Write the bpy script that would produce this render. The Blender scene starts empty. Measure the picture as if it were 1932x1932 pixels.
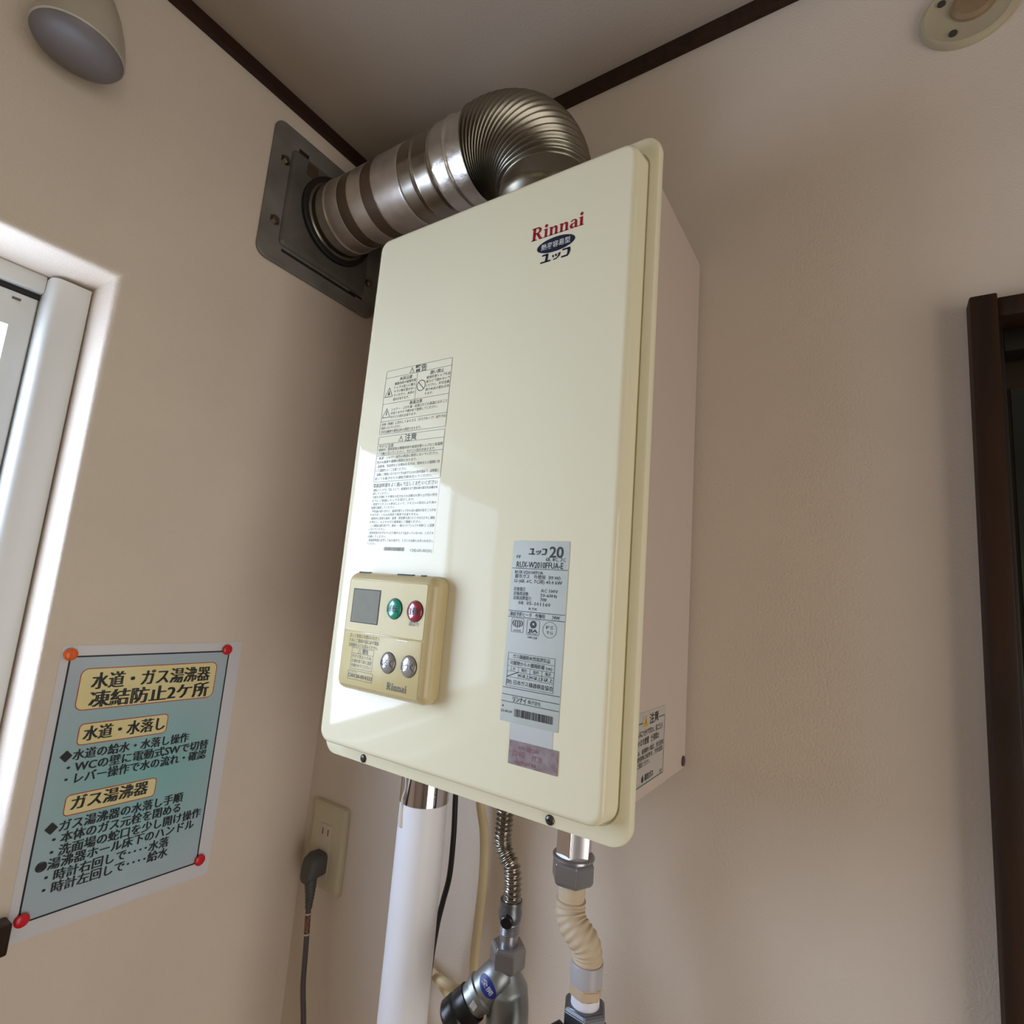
import bpy, bmesh, math, random
from mathutils import Vector, Matrix
random.seed(7)
PI = math.pi
S = bpy.context.scene
COL = S.collection

# ------------------------------------------------------------------ camera
cam_d = bpy.data.cameras.new('camera')
cam_d.sensor_fit = 'HORIZONTAL'
cam_d.sensor_width = 36.0
cam_d.lens = 1041.83 / 1932.0 * 36.0
cam_d.clip_start = 0.02
cam = bpy.data.objects.new('camera', cam_d)
COL.objects.link(cam)
RT = ((0.8352397, 0.54397534, 0.08040816),
      (-0.01724316, 0.17206472, -0.98493472),
      (-0.54961561, 0.82127009, 0.15309514))          # camera right, down, forward
M = Matrix(((RT[0][0], -RT[1][0], -RT[2][0], 0.75730594),
            (RT[0][1], -RT[1][1], -RT[2][1], -0.62216384),
            (RT[0][2], -RT[1][2], -RT[2][2], 1.6638508),
            (0, 0, 0, 1)))
cam.matrix_world = M
S.camera = cam

# ------------------------------------------------------------------ light, exposure
S.view_settings.view_transform = 'Standard'
S.view_settings.look = 'None'
S.view_settings.exposure = -0.35
S.view_settings.gamma = 1.0
S.view_settings.use_curve_mapping = False
W = bpy.data.worlds.new('world')
S.world = W
W.use_nodes = True
W.node_tree.nodes['Background'].inputs[0].default_value = (0.75, 0.85, 1.0, 1)
W.node_tree.nodes['Background'].inputs[1].default_value = 0.3
PANE_RIGHT = 13.0          # frosted panes of the window beside the heater (daylight)
PANE_LEFT = 3.6
FILL_REAR = 0.2           # glow of the added rear window, a fill light

FILL_FAR = 3.4            # fill light from a made-up window in the far wall


def lin(c):
    return tuple(((x / 255.0) / 12.92 if x / 255.0 <= 0.04045 else ((x / 255.0 + 0.055) / 1.055) ** 2.4) for x in c)


# ------------------------------------------------------------------ materials
def mat(name, rgb, rough=0.5, metal=0.0, var=0.0, vscale=30.0, bump=0.0, bscale=200.0, coat=0.0,
        rgb2=None, spec=0.5, ior=1.5, trans=0.0, stretch=None, crough=0.05, rvar=0.0):
    m = bpy.data.materials.new(name)
    m.use_nodes = True
    nt = m.node_tree
    b = nt.nodes['Principled BSDF']
    c = lin(rgb)
    b.inputs['Base Color'].default_value = (*c, 1)
    b.inputs['Roughness'].default_value = rough
    b.inputs['Metallic'].default_value = metal
    b.inputs['IOR'].default_value = ior
    b.inputs['Specular IOR Level'].default_value = spec
    b.inputs['Coat Weight'].default_value = coat
    b.inputs['Coat Roughness'].default_value = crough
    b.inputs['Transmission Weight'].default_value = trans
    tc = nt.nodes.new('ShaderNodeTexCoord')
    src = tc.outputs['Object']
    if stretch:
        mp = nt.nodes.new('ShaderNodeMapping')
        mp.inputs['Scale'].default_value = stretch
        nt.links.new(src, mp.inputs['Vector'])
        src = mp.outputs['Vector']
    if var or rgb2 or rvar:
        n = nt.nodes.new('ShaderNodeTexNoise')
        n.inputs['Scale'].default_value = vscale
        n.inputs['Detail'].default_value = 5
        nt.links.new(src, n.inputs['Vector'])
        if var or rgb2:
            r = nt.nodes.new('ShaderNodeValToRGB')
            c2 = lin(rgb2) if rgb2 else tuple(x * (1 - var) for x in c)
            r.color_ramp.elements[0].position = 0.35
            r.color_ramp.elements[1].position = 0.65
            r.color_ramp.elements[0].color = (*c2, 1)
            r.color_ramp.elements[1].color = (*c, 1)
            nt.links.new(n.outputs['Fac'], r.inputs['Fac'])
            nt.links.new(r.outputs['Color'], b.inputs['Base Color'])
        if rvar:
            mr = nt.nodes.new('ShaderNodeMapRange')
            mr.inputs['To Min'].default_value = max(0.02, rough - rvar)
            mr.inputs['To Max'].default_value = rough + rvar
            nt.links.new(n.outputs['Fac'], mr.inputs['Value'])
            nt.links.new(mr.outputs['Result'], b.inputs['Roughness'])
    if bump:
        n2 = nt.nodes.new('ShaderNodeTexNoise')
        n2.inputs['Scale'].default_value = bscale
        n2.inputs['Detail'].default_value = 3
        nt.links.new(src, n2.inputs['Vector'])
        bp = nt.nodes.new('ShaderNodeBump')
        bp.inputs['Strength'].default_value = bump
        bp.inputs['Distance'].default_value = 0.002
        nt.links.new(n2.outputs['Fac'], bp.inputs['Height'])
        nt.links.new(bp.outputs['Normal'], b.inputs['Normal'])
    return m


def pane_mat(name, rgb, strength):
    m = mat(name, rgb, rough=0.25)
    b = m.node_tree.nodes['Principled BSDF']
    b.inputs['Emission Color'].default_value = (*lin(rgb), 1)
    b.inputs['Emission Strength'].default_value = strength
    return m


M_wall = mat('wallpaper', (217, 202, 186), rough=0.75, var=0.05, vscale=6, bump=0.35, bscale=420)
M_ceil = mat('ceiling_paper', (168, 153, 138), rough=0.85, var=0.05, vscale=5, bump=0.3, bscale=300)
M_floor = mat('floor_wood', (150, 112, 78), rough=0.4, var=0.35, vscale=8, stretch=(1, 9, 1))
M_wood = mat('dark_wood', (52, 29, 13), rough=0.5, spec=0.3, rgb2=(37, 20, 9), vscale=14, stretch=(6, 6, 0.6), bump=0.1)
M_trim = mat('dark_wood_trim', (52, 27, 19), rough=0.5, spec=0.3, rgb2=(40, 21, 15), vscale=18)
M_white = mat('white_enamel', (237, 230, 200), rough=0.045, spec=0.36, bump=0.012, bscale=220)
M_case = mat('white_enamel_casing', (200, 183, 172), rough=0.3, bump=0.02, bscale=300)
M_ink = mat('black_ink', (28, 30, 34), rough=0.45)
M_grey_ink = mat('grey_ink', (88, 92, 84), rough=0.35)
M_red_ink = mat('red_ink', (150, 12, 44), rough=0.3)
M_navy = mat('navy_ink', (24, 34, 58), rough=0.3)
M_white_ink = mat('white_ink', (214, 214, 206), rough=0.4)
M_label = mat('clear_label', (237, 231, 204), rough=0.06, spec=0.36, bump=0.03, bscale=160)
M_plate = mat('silver_label', (184, 187, 178), rough=0.35, metal=0.15, var=0.04, vscale=80)
M_tape_a = mat('grey_tape', (196, 198, 194), rough=0.3)
M_tape_b = mat('silver_tape', (168, 160, 160), rough=0.25, metal=0.35, rgb2=(150, 128, 132), vscale=130, bump=0.15, bscale=150)
M_sideplate = mat('caution_label', (186, 178, 172), rough=0.45, var=0.03)
M_green_ink = mat('green_ink', (60, 96, 74), rough=0.5)
M_yellow_ink = mat('yellow_ink', (206, 160, 24), rough=0.5)
M_gold = mat('beige_plastic', (206, 188, 144), rough=0.22, spec=0.55, var=0.03, vscale=60)
M_gold_face = mat('champagne_face', (208, 192, 140), rough=0.3, spec=0.25, var=0.03, vscale=70)
M_lcd = mat('lcd_grey', (128, 126, 108), rough=0.45, spec=0.15, var=0.08, vscale=90)
M_teal = mat('teal_button', (30, 150, 124), rough=0.08, coat=1.0)
M_rose = mat('rose_button', (158, 44, 62), rough=0.08, coat=1.0)
M_grey_btn = mat('grey_button', (150, 146, 140), rough=0.08, coat=1.0, metal=0.2)
M_dark = mat('dark_recess', (22, 20, 18), rough=0.6)
M_steel = mat('stainless_steel', (170, 164, 154), rough=0.24, metal=1.0, var=0.25, vscale=20, rvar=0.08)
M_steel_dk = mat('aged_steel', (136, 128, 114), rough=0.3, metal=1.0, var=0.3, vscale=14)
M_elbow = mat('dull_flexible_steel', (142, 136, 122), rough=0.3, metal=1.0, var=0.2, vscale=16)
M_band = mat('brown_band', (92, 74, 58), rough=0.4, metal=0.35, var=0.15)  # plain dark brown for two flue bands and the small tag
M_foil = mat('aluminium_foil', (206, 200, 192), rough=0.32, metal=0.9, bump=0.5, bscale=60, var=0.1)
M_foil_s = mat('printed_foil', (196, 186, 176), rough=0.36, metal=0.8, var=0.15, vscale=60)
M_fplate = mat('grey_painted_plate', (128, 125, 119), rough=0.5, metal=0.2, rgb2=(108, 104, 98), vscale=18, bump=0.05)
M_fpanel = mat('darker_grey_panel', (102, 98, 92), rough=0.5, metal=0.2, rgb2=(84, 79, 73), vscale=18, bump=0.05)  # raised panel, a darker grey than the plate around it
M_rubber = mat('black_rubber', (24, 22, 20), rough=0.6)
M_chrome = mat('chrome', (205, 202, 206), rough=0.05, metal=1.0)
M_chrome_d = mat('satin_chrome', (168, 169, 174), rough=0.3, metal=0.85, var=0.1)
M_pipe = mat('white_pipe_plastic', (244, 244, 250), rough=0.35)
M_seal = mat('white_sealant', (222, 214, 204), rough=0.5)
M_blackcable = mat('black_cable', (30, 28, 28), rough=0.4)
M_beigecable = mat('beige_cable', (238, 218, 174), rough=0.4, var=0.05)
M_hose = mat('tan_hose', (206, 186, 158), rough=0.55, var=0.06, vscale=40)
M_hosenut = mat('tan_nut', (200, 176, 146), rough=0.45)
M_collar = mat('grey_collar', (178, 174, 178), rough=0.35)
M_ptfe = mat('white_seal_tape', (236, 234, 244), rough=0.4, bump=0.2, bscale=300)
M_valve = mat('nickel_valve', (160, 164, 165), rough=0.42, metal=1.0, var=0.12, vscale=50)
M_gunmetal = mat('gunmetal', (112, 115, 120), rough=0.32, metal=0.8)
M_blackplastic = mat('black_plastic', (20, 20, 22), rough=0.3)
M_blue = mat('blue_label', (28, 44, 130), rough=0.4)
M_outlet = mat('ivory_plastic', (196, 184, 156), rough=0.4)
M_socket = mat('socket_face', (196, 182, 164), rough=0.4)
M_plug = mat('grey_plug', (74, 72, 70), rough=0.5)
M_cord = mat('grey_cord', (78, 74, 74), rough=0.5)
M_tag = mat('printed_cord_tag', (140, 92, 80), rough=0.5, rgb2=(70, 44, 40), vscale=350)
M_paper = mat('laminated_paper', (212, 210, 214), rough=0.18, spec=0.55)
M_border = mat('border_ink', (34, 36, 50), rough=0.3)
M_cream = mat('cream_print', (230, 216, 160), rough=0.2)
M_redline = mat('red_outline_ink', (176, 66, 58), rough=0.2)
M_pinred = mat('red_plastic', (206, 26, 38), rough=0.25)
M_pinorange = mat('orange_plastic', (232, 98, 32), rough=0.25)
M_frame = mat('white_window_frame', (214, 214, 210), rough=0.35)
M_reveal = mat('reveal_paper', (222, 214, 200), rough=0.7)
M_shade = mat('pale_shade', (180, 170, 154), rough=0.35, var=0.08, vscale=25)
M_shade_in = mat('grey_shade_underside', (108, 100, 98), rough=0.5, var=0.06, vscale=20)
M_bracket = mat('dark_bracket', (92, 82, 80), rough=0.5)
M_rose_pl = mat('cream_rosette', (180, 168, 140), rough=0.5, var=0.08, vscale=25)
M_rose_in = mat('brown_rosette_centre', (146, 120, 90), rough=0.55, var=0.15, vscale=60)
M_screw = mat('dark_screw', (96, 94, 90), rough=0.3, metal=0.9)
M_plumscrew = mat('plum_screw', (84, 68, 74), rough=0.4, metal=0.3)
M_doorglass = mat('dark_door_glass', (34, 38, 36), rough=0.12)
M_doorrail = mat('door_rail', (70, 58, 46), rough=0.5, var=0.1)
M_blackwood = mat('black_wood', (26, 17, 12), rough=0.5)
M_pane_r = pane_mat('frosted_daylight_pane', (210, 228, 255), PANE_RIGHT)
M_pane_l = pane_mat('frosted_dim_pane', (206, 226, 255), PANE_LEFT)
M_fill_f = pane_mat('far_fill_pane', (250, 246, 238), FILL_FAR)
M_fill_b = pane_mat('rear_fill_pane', (244, 250, 200), FILL_REAR)


def sheet_mat():
    m = mat('blue_printed_sheet', (158, 172, 186), rough=0.18, spec=0.55)
    nt = m.node_tree
    b = nt.nodes['Principled BSDF']
    tc = nt.nodes.new('ShaderNodeTexCoord')
    mp = nt.nodes.new('ShaderNodeMapping')
    mp.inputs['Location'].default_value = (0, -0.05, -1.02)
    mp.inputs['Scale'].default_value = (1, 6.0, 7.0)
    nt.links.new(tc.outputs['Object'], mp.inputs['Vector'])
    g = nt.nodes.new('ShaderNodeTexGradient')
    g.gradient_type = 'SPHERICAL'
    nt.links.new(mp.outputs['Vector'], g.inputs['Vector'])
    r = nt.nodes.new('ShaderNodeValToRGB')
    r.color_ramp.elements[0].color = (*lin((174, 188, 198)), 1)
    r.color_ramp.elements[1].color = (*lin((130, 186, 184)), 1)
    nt.links.new(g.outputs['Fac'], r.inputs['Fac'])
    nt.links.new(r.outputs['Color'], b.inputs['Base Color'])
    return m


M_sheet = sheet_mat()


# ------------------------------------------------------------------ object helpers
def tag(o, label=None, cat=None, group=None, kind=None):
    if label:
        o['label'] = label
    if cat:
        o['category'] = cat
    if group:
        o['group'] = group
    if kind:
        o['kind'] = kind
    return o


def empty(name, loc, label=None, cat=None, group=None, kind=None):
    o = bpy.data.objects.new(name, None)
    o.empty_display_size = 0.05
    COL.objects.link(o)
    o.location = loc
    return tag(o, label, cat, group, kind)


def obj(name, bm, m, parent=None, smooth=True, angle=35):
    """link a bmesh given in world coordinates as ONE object under parent"""
    me = bpy.data.meshes.new(name)
    bmesh.ops.recalc_face_normals(bm, faces=bm.faces[:])
    if smooth:
        lim = math.radians(angle)
        for f in bm.faces:
            f.smooth = True
        for e in bm.edges:
            if len(e.link_faces) == 2:
                e.smooth = e.calc_face_angle(0) < lim
    bm.to_mesh(me)
    bm.free()
    for mm in (m if isinstance(m, (list, tuple)) else [m]):
        me.materials.append(mm)
    o = bpy.data.objects.new(name, me)
    COL.objects.link(o)
    if parent is not None:
        off = Vector((0, 0, 0))
        p = parent
        while p is not None:
            off += p.location
            p = p.parent
        o.parent = parent
        me.transform(Matrix.Translation(-off))
    return o


def place(o):
    """give a single-mesh thing its origin at the centre of its base"""
    me = o.data
    xs = [v.co.x for v in me.vertices]; ys = [v.co.y for v in me.vertices]; zs = [v.co.z for v in me.vertices]
    c = Vector(((min(xs) + max(xs)) / 2, (min(ys) + max(ys)) / 2, min(zs)))
    me.transform(Matrix.Translation(-c))
    o.location = c
    return o


def box(bm, x0, x1, y0, y1, z0, z1, bev=0.0, seg=2):
    r = bmesh.ops.create_cube(bm, size=1.0)
    vs = r['verts']
    for v in vs:
        v.co = Vector(((x0 + x1) / 2 + v.co.x * (x1 - x0), (y0 + y1) / 2 + v.co.y * (y1 - y0), (z0 + z1) / 2 + v.co.z * (z1 - z0)))
    if bev:
        es = list({e for v in vs for e in v.link_edges})
        bmesh.ops.bevel(bm, geom=es, offset=bev, segments=seg, profile=0.5, affect='EDGES')
    return bm


def bx(*a, **k):
    return box(bmesh.new(), *a, **k)


def loft(bm, loops, cap0=True, cap1=True, closed=True):
    L = [[bm.verts.new(p) for p in lp] for lp in loops]
    n = len(L[0])
    for a, b in zip(L, L[1:]):
        for i in range(n if closed else n - 1):
            j = (i + 1) % n
            bm.faces.new((a[i], a[j], b[j], b[i]))
    if cap0:
        bm.faces.new(list(reversed(L[0])))
    if cap1:
        bm.faces.new(L[-1])
    return bm


def rr(u0, u1, v0, v1, r, n=6):
    """rounded rectangle outline, counter-clockwise"""
    pts = []
    r = max(r, 1e-4)
    for cx, cy, a0 in ((u1 - r, v0 + r, -PI / 2), (u1 - r, v1 - r, 0), (u0 + r, v1 - r, PI / 2), (u0 + r, v0 + r, PI)):
        for i in range(n + 1):
            a = a0 + PI / 2 * i / n
            pts.append((cx + r * math.cos(a), cy + r * math.sin(a)))
    return pts


def rrstack(frame, u0, u1, v0, v1, r, steps, n=6, cap0=True, cap1=True):
    """steps: (outset, depth); the outline grows by outset at that depth"""
    loops = []
    for o, d in steps:
        loops.append([frame(u, v, d) for u, v in rr(u0 - o, u1 + o, v0 - o, v1 + o, max(r + o, 0.0005), n)])
    return loft(bmesh.new(), loops, cap0, cap1)


def tube(bm, pts, rad, n=16, caps=True, subdiv=0):
    """sweep a circle along pts; rad is a number or a function of arc length"""
    P = [Vector(p) for p in pts]
    if subdiv:
        Q = []
        for i in range(len(P) - 1):
            p0 = P[max(i - 1, 0)]; p1 = P[i]; p2 = P[i + 1]; p3 = P[min(i + 2, len(P) - 1)]
            for k in range(subdiv):
                t = k / subdiv
                Q.append(0.5 * ((2 * p1) + (p2 - p0) * t + (2 * p0 - 5 * p1 + 4 * p2 - p3) * t * t + (3 * p1 - p0 - 3 * p2 + p3) * t ** 3))
        Q.append(P[-1])
        P = Q
    T = []
    for i in range(len(P)):
        d = P[min(i + 1, len(P) - 1)] - P[max(i - 1, 0)]
        T.append(d.normalized())
    ref = Vector((0, 1, 0)) if abs(T[0].y) < 0.9 else Vector((1, 0, 0))
    nrm = (ref - T[0] * ref.dot(T[0])).normalized()
    loops = []
    s = 0.0
    for i, p in enumerate(P):
        if i:
            s += (P[i] - P[i - 1]).length
            nrm = (nrm - T[i] * nrm.dot(T[i])).normalized()
        bn = T[i].cross(nrm)
        r = rad(s) if callable(rad) else rad
        loops.append([p + (nrm * math.cos(2 * PI * k / n) + bn * math.sin(2 * PI * k / n)) * r for k in range(n)])
    return loft(bm, loops, caps, caps)


def lathe(bm, origin, axis, prof, n=32, caps=True):
    """prof: (distance along axis, radius)"""
    o = Vector(origin); a = Vector(axis).normalized()
    ref = Vector((0, 0, 1)) if abs(a.z) < 0.9 else Vector((1, 0, 0))
    u = (ref - a * ref.dot(a)).normalized()
    w = a.cross(u)
    loops = [[o + a * d + (u * math.cos(2 * PI * k / n) + w * math.sin(2 * PI * k / n)) * max(r, 1e-5) for k in range(n)] for d, r in prof]
    return loft(bm, loops, caps, caps)


def lt(origin, axis, prof, n=32):
    return lathe(bmesh.new(), origin, axis, prof, n)


def dense(path_fn, n):
    return [path_fn(i / n) for i in range(n + 1)]


# frames: (u, v, height above the surface) -> world
YF = -0.19725          # front face of the heater
FY = -0.17615          # front of the flange
BX = 0.5871            # right side of the casing
def panel(u, v, d=0.0): return Vector((u, YF - d, v))
def leftw(u, v, d=0.0): return Vector((d, u, v))
def rightw(u, v, d=0.0): return Vector((u, -d, v))
def side(u, v, d=0.0): return Vector((BX + d, u, v))
CF = YF - 0.0205       # face of the remote controller
def ctl(u, v, d=0.0): return Vector((u, CF - d, v))


def flat(bm, frame, pts, d, mi=0):
    f = bm.faces.new([bm.verts.new(frame(u, v, d)) for u, v in pts])
    f.material_index = mi
    return f


def fline(bm, frame, a, b, w, d, mi=0):
    a = Vector((a[0], a[1])); b = Vector((b[0], b[1]))
    t = (b - a).normalized(); nn = Vector((-t.y, t.x)) * w / 2
    flat(bm, frame, [a - nn, b - nn, b + nn, a + nn], d, mi)


def fring(bm, frame, outer, inner, d, mi=0):
    A = [bm.verts.new(frame(u, v, d)) for u, v in outer]
    B = [bm.verts.new(frame(u, v, d)) for u, v in inner]
    n = len(A)
    for i in range(n):
        f = bm.faces.new((A[i], A[(i + 1) % n], B[(i + 1) % n], B[i]))
        f.material_index = mi


def fframe(bm, frame, u0, u1, v0, v1, r, w, d, mi=0):
    fring(bm, frame, rr(u0, u1, v0, v1, r), rr(u0 + w, u1 - w, v0 + w, v1 - w, max(r - w, 0.0002)), d, mi)


def circ(cu, cv, ru, rv=None, n=32):
    rv = rv or ru
    return [(cu + ru * math.cos(2 * PI * i / n), cv + rv * math.sin(2 * PI * i / n)) for i in range(n)]


# ------------------------------------------------------------------ lettering
QUEUE = []


def text(target, frame, s, u0, u1, v, h, d=0.0004, mi=0, weight=0.0, minch=0.0, res=1, shear=0.0):
    """one printed line: fills u0..u1 (or keeps its own width when u1 is None), centred on v, em height h"""
    QUEUE.append((target, frame, s, u0, u1, v, h, d, mi, weight, minch, res, shear))


def flush_text():
    objs = []
    for q in QUEUE:
        c = bpy.data.curves.new('line', 'FONT')
        c.body = q[2]
        c.resolution_u = q[11]
        c.offset = q[9]
        o = bpy.data.objects.new('line', c)
        COL.objects.link(o)
        objs.append(o)
    dg = bpy.context.evaluated_depsgraph_get()
    for q, o in zip(QUEUE, objs):
        bm, frame, s, u0, u1, v, h, d, mi, weight, minch, res, shear = q
        e = o.evaluated_get(dg)
        me = e.to_mesh()
        co = [x.co.copy() for x in me.vertices]
        if co:
            x0 = min(c.x for c in co); x1 = max(c.x for c in co)
            sx = (u1 - u0) / (x1 - x0) if u1 is not None else h
            for k in ((-minch, minch) if minch else (0.0,)):
                vs = [bm.verts.new(frame(u0 + (c.x - x0 + k + shear * c.y) * sx, v + (c.y - 0.36) * h, d + (0.00005 if k > 0 else 0))) for c in co]
                for p in me.polygons:
                    try:
                        f = bm.faces.new([vs[i] for i in p.vertices])
                        f.material_index = mi
                    except ValueError:
                        pass
        e.to_mesh_clear()
    for o in objs:
        c = o.data
        bpy.data.objects.remove(o)
        bpy.data.curves.remove(c)
    QUEUE.clear()


def arc(cx, cy, rx, ry, a0, a1, n=8):
    return [(cx + rx * math.cos(math.radians(a0 + (a1 - a0) * i / n)), cy + ry * math.sin(math.radians(a0 + (a1 - a0) * i / n))) for i in range(n + 1)]


def serif_word(bm, frame, u0, u1, v0, cap, d, mi=0):
    """the maker's bold serif wordmark: R i n n a i drawn as outlines, v0 is the baseline, cap the capital height"""
    polys = []
    def strip(o, i, dx):
        for k in range(len(o) - 1):
            polys.append([(p[0] + dx, p[1]) for p in (o[k], o[k + 1], i[k + 1], i[k])])
    def pol(pts, dx):
        polys.append([(p[0] + dx, p[1]) for p in pts])
    def rect(a, b, c, e, dx):
        pol([(a, b), (c, b), (c, e), (a, e)], dx)
    x = 0.0
    # R
    rect(0.09, 0, 0.27, 0.72, x); rect(0.0, 0, 0.36, 0.05, x); rect(0.0, 0.67, 0.2, 0.72, x)
    strip([(0.2, 0.72)] + arc(0.40, 0.535, 0.24, 0.185, 90, -90) + [(0.2, 0.35)], [(0.2, 0.66)] + arc(0.36, 0.535, 0.12, 0.125, 90, -90) + [(0.2, 0.41)], x)
    pol([(0.30, 0.37), (0.46, 0.39), (0.66, 0.07), (0.76, 0.05), (0.76, 0.0), (0.54, 0.0)], x)
    x += 0.80
    def glyph_i(x):
        rect(0.07, 0, 0.23, 0.48, x); rect(0.0, 0, 0.30, 0.045, x); pol([(0.0, 0.43), (0.12, 0.43), (0.12, 0.48), (0.0, 0.475)], x)
        pol(circ(0.15, 0.64, 0.095, n=16), x)
        return x + 0.34
    def glyph_n(x):
        rect(0.07, 0, 0.22, 0.48, x); rect(0.0, 0, 0.29, 0.045, x); pol([(0.0, 0.43), (0.12, 0.43), (0.12, 0.48), (0.0, 0.475)], x)
        strip([(0.22, 0.40)] + arc(0.38, 0.36, 0.16, 0.13, 110, 0) + [(0.54, 0)], [(0.22, 0.34)] + arc(0.335, 0.33, 0.055, 0.085, 110, 0) + [(0.39, 0)], x)
        rect(0.32, 0, 0.61, 0.045, x)
        return x + 0.65
    x = glyph_i(x); x = glyph_n(x); x = glyph_n(x)
    # a
    strip(arc(0.24, 0.33, 0.21, 0.16, 165, 0) + [(0.45, 0.06)], arc(0.24, 0.35, 0.07, 0.09, 165, 0) + [(0.31, 0.02)], x)
    strip([(0.33, 0.30)] + arc(0.19, 0.14, 0.18, 0.15, 80, 280), [(0.33, 0.24)] + arc(0.24, 0.145, 0.07, 0.09, 80, 280), x)
    pol([(0.19, -0.008), (0.3, 0.03), (0.34, 0.12), (0.30, 0.09), (0.24, 0.055)], x)
    pol([(0.31, 0.06), (0.45, 0.06), (0.53, 0.045), (0.53, 0), (0.35, 0)], x)
    x += 0.56
    x = glyph_i(x)
    sx = (u1 - u0) / (x - 0.04); sy = cap / 0.72
    for k, p in enumerate(polys):
        flat(bm, frame, [(u0 + a * sx, v0 + b * sy) for a, b in p], d, mi)


def kana_logo(bm, frame, u0, u1, v0, v1, d, mi=0):
    """three heavy slanted katakana, drawn as strokes on a 3.1 x 1 grid"""
    polys = [[(0.10, 0.80), (0.72, 0.80), (0.80, 1.0), (0.16, 1.0)], [(0.54, 0.90), (0.80, 1.0), (0.74, 0.10), (0.46, 0.10)],
             [(-0.06, 0.0), (1.04, 0.0), (1.08, 0.19), (0.0, 0.19)],
             [(1.20, 0.62), (1.36, 0.66), (1.42, 0.36), (1.26, 0.32)], [(1.50, 0.66), (1.66, 0.70), (1.72, 0.40), (1.56, 0.36)],
             [(1.86, 0.72), (2.10, 0.72), (2.02, 0.36), (1.78, 0.30)], [(1.78, 0.32), (2.02, 0.36), (1.68, 0.04), (1.36, 0.02), (1.36, 0.16), (1.60, 0.18)],
             [(2.24, 0.80), (2.94, 0.80), (3.06, 1.0), (2.28, 1.0)], [(2.78, 0.9), (3.06, 1.0), (3.10, 0.55), (2.98, 0.20), (2.72, 0.10), (2.80, 0.55)],
             [(2.16, 0.0), (2.82, 0.0), (2.98, 0.22), (2.20, 0.19)]]
    sx = (u1 - u0) / 3.16; sy = v1 - v0
    for p in polys:
        flat(bm, frame, [(u0 + (a + 0.06) * sx, v0 + b * sy) for a, b in p], d, mi)


def ink_obj(name, bm, m, parent):
    o = obj(name, bm, m, parent, smooth=False)
    o['kind'] = 'stuff'
    return o


# ================================================================== THE SETTING
ZC = 2.4108
WY0, WY1, WZ0, WZ1 = -1.22, -0.3825, 1.298, 2.0076       # opening of the window beside the heater
RX, RY = 2.1, -2.7                                        # room extents

def wall_left():
    bm = bmesh.new()
    def loop(o, x):
        return [(x, WY0 - o, WZ0 - o), (x, WY1 + o, WZ0 - o), (x, WY1 + o, WZ1 + o), (x, WY0 - o, WZ1 + o)]
    outer = [(0, RY, 0), (0, 0, 0), (0, 0, ZC), (0, RY, ZC)]
    L = [outer, loop(0.010, 0)]
    for a in (22, 45, 67, 90):
        t = math.radians(a)
        L.append(loop(0.010 * (1 - math.sin(t)), -0.010 * (1 - math.cos(t))))
    L.append(loop(0, -0.14))
    L.append([(-0.14, p[1], p[2]) for p in outer])
    loft(bm, L, False, False)
    return tag(obj('wall_left', bm, M_wall, angle=50), kind='structure')
wall_left()

def wall_right():
    bm = bmesh.new()
    box(bm, 0, 0.852, 0, 0.12, 0, ZC)
    box(bm, 0.852, 1.66, 0, 0.12, 1.962, ZC)
    box(bm, 1.66, RX, 0, 0.12, 0, ZC)
    return tag(obj('wall_right', bm, M_wall, smooth=False), kind='structure')
wall_right()
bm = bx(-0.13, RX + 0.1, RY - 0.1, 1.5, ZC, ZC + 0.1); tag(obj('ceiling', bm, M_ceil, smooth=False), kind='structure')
bm = bx(-0.13, RX + 0.1, RY - 0.1, 1.5, -0.1, 0); tag(obj('floor', bm, M_floor, smooth=False), kind='structure')
def wall_far():
    bm = bmesh.new()
    o = [(RX, RY, 0), (RX, 1.4, 0), (RX, 1.4, ZC), (RX, RY, ZC)]
    i = [(RX, -1.45, 0.06), (RX, -0.25, 0.06), (RX, -0.25, 2.05), (RX, -1.45, 2.05)]
    loft(bm, [o, i, [(p[0] + 0.1, p[1], p[2]) for p in i], [(p[0] + 0.1, p[1], p[2]) for p in o]], False, False)
    return tag(obj('wall_far', bm, M_wall, smooth=False), kind='structure')
wall_far()
def wall_back():
    bm = bmesh.new()
    o = [(0, RY, 0), (RX, RY, 0), (RX, RY, ZC), (0, RY, ZC)]
    i = [(0.35, RY, 1.0), (1.75, RY, 1.0), (1.75, RY, 2.1), (0.35, RY, 2.1)]
    loft(bm, [o, i, [(p[0], p[1] - 0.1, p[2]) for p in i], [(p[0], p[1] - 0.1, p[2]) for p in o]], False, False)
    return tag(obj('wall_back', bm, M_wall, smooth=False), kind='structure')
wall_back()
# hall behind the door
bm = bmesh.new(); box(bm, 0.3, RX, 1.3, 1.4, 0, ZC); tag(obj('wall_hall', bm, M_wall, smooth=False), kind='structure')
bm = bmesh.new(); box(bm, 0.2, 0.3, 0.12, 1.4, 0, ZC); tag(obj('wall_hall_side', bm, M_wall, smooth=False), kind='structure')

# ceiling trims
tag(obj('trim_1', bx(0, 0.0122, RY, 0, ZC - 0.0184, ZC, bev=0.0015), M_trim), kind='structure')
tag(obj('trim_2', bx(0.0122, RX, -0.0122, 0, ZC - 0.0184, ZC, bev=0.0015), M_wood), kind='structure')
# wooden sill board under the window
tag(obj('trim_3', bx(0, 0.02, WY0 - 0.03, -0.3655, 1.268, 1.298, bev=0.002), M_wood), kind='structure')

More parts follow.
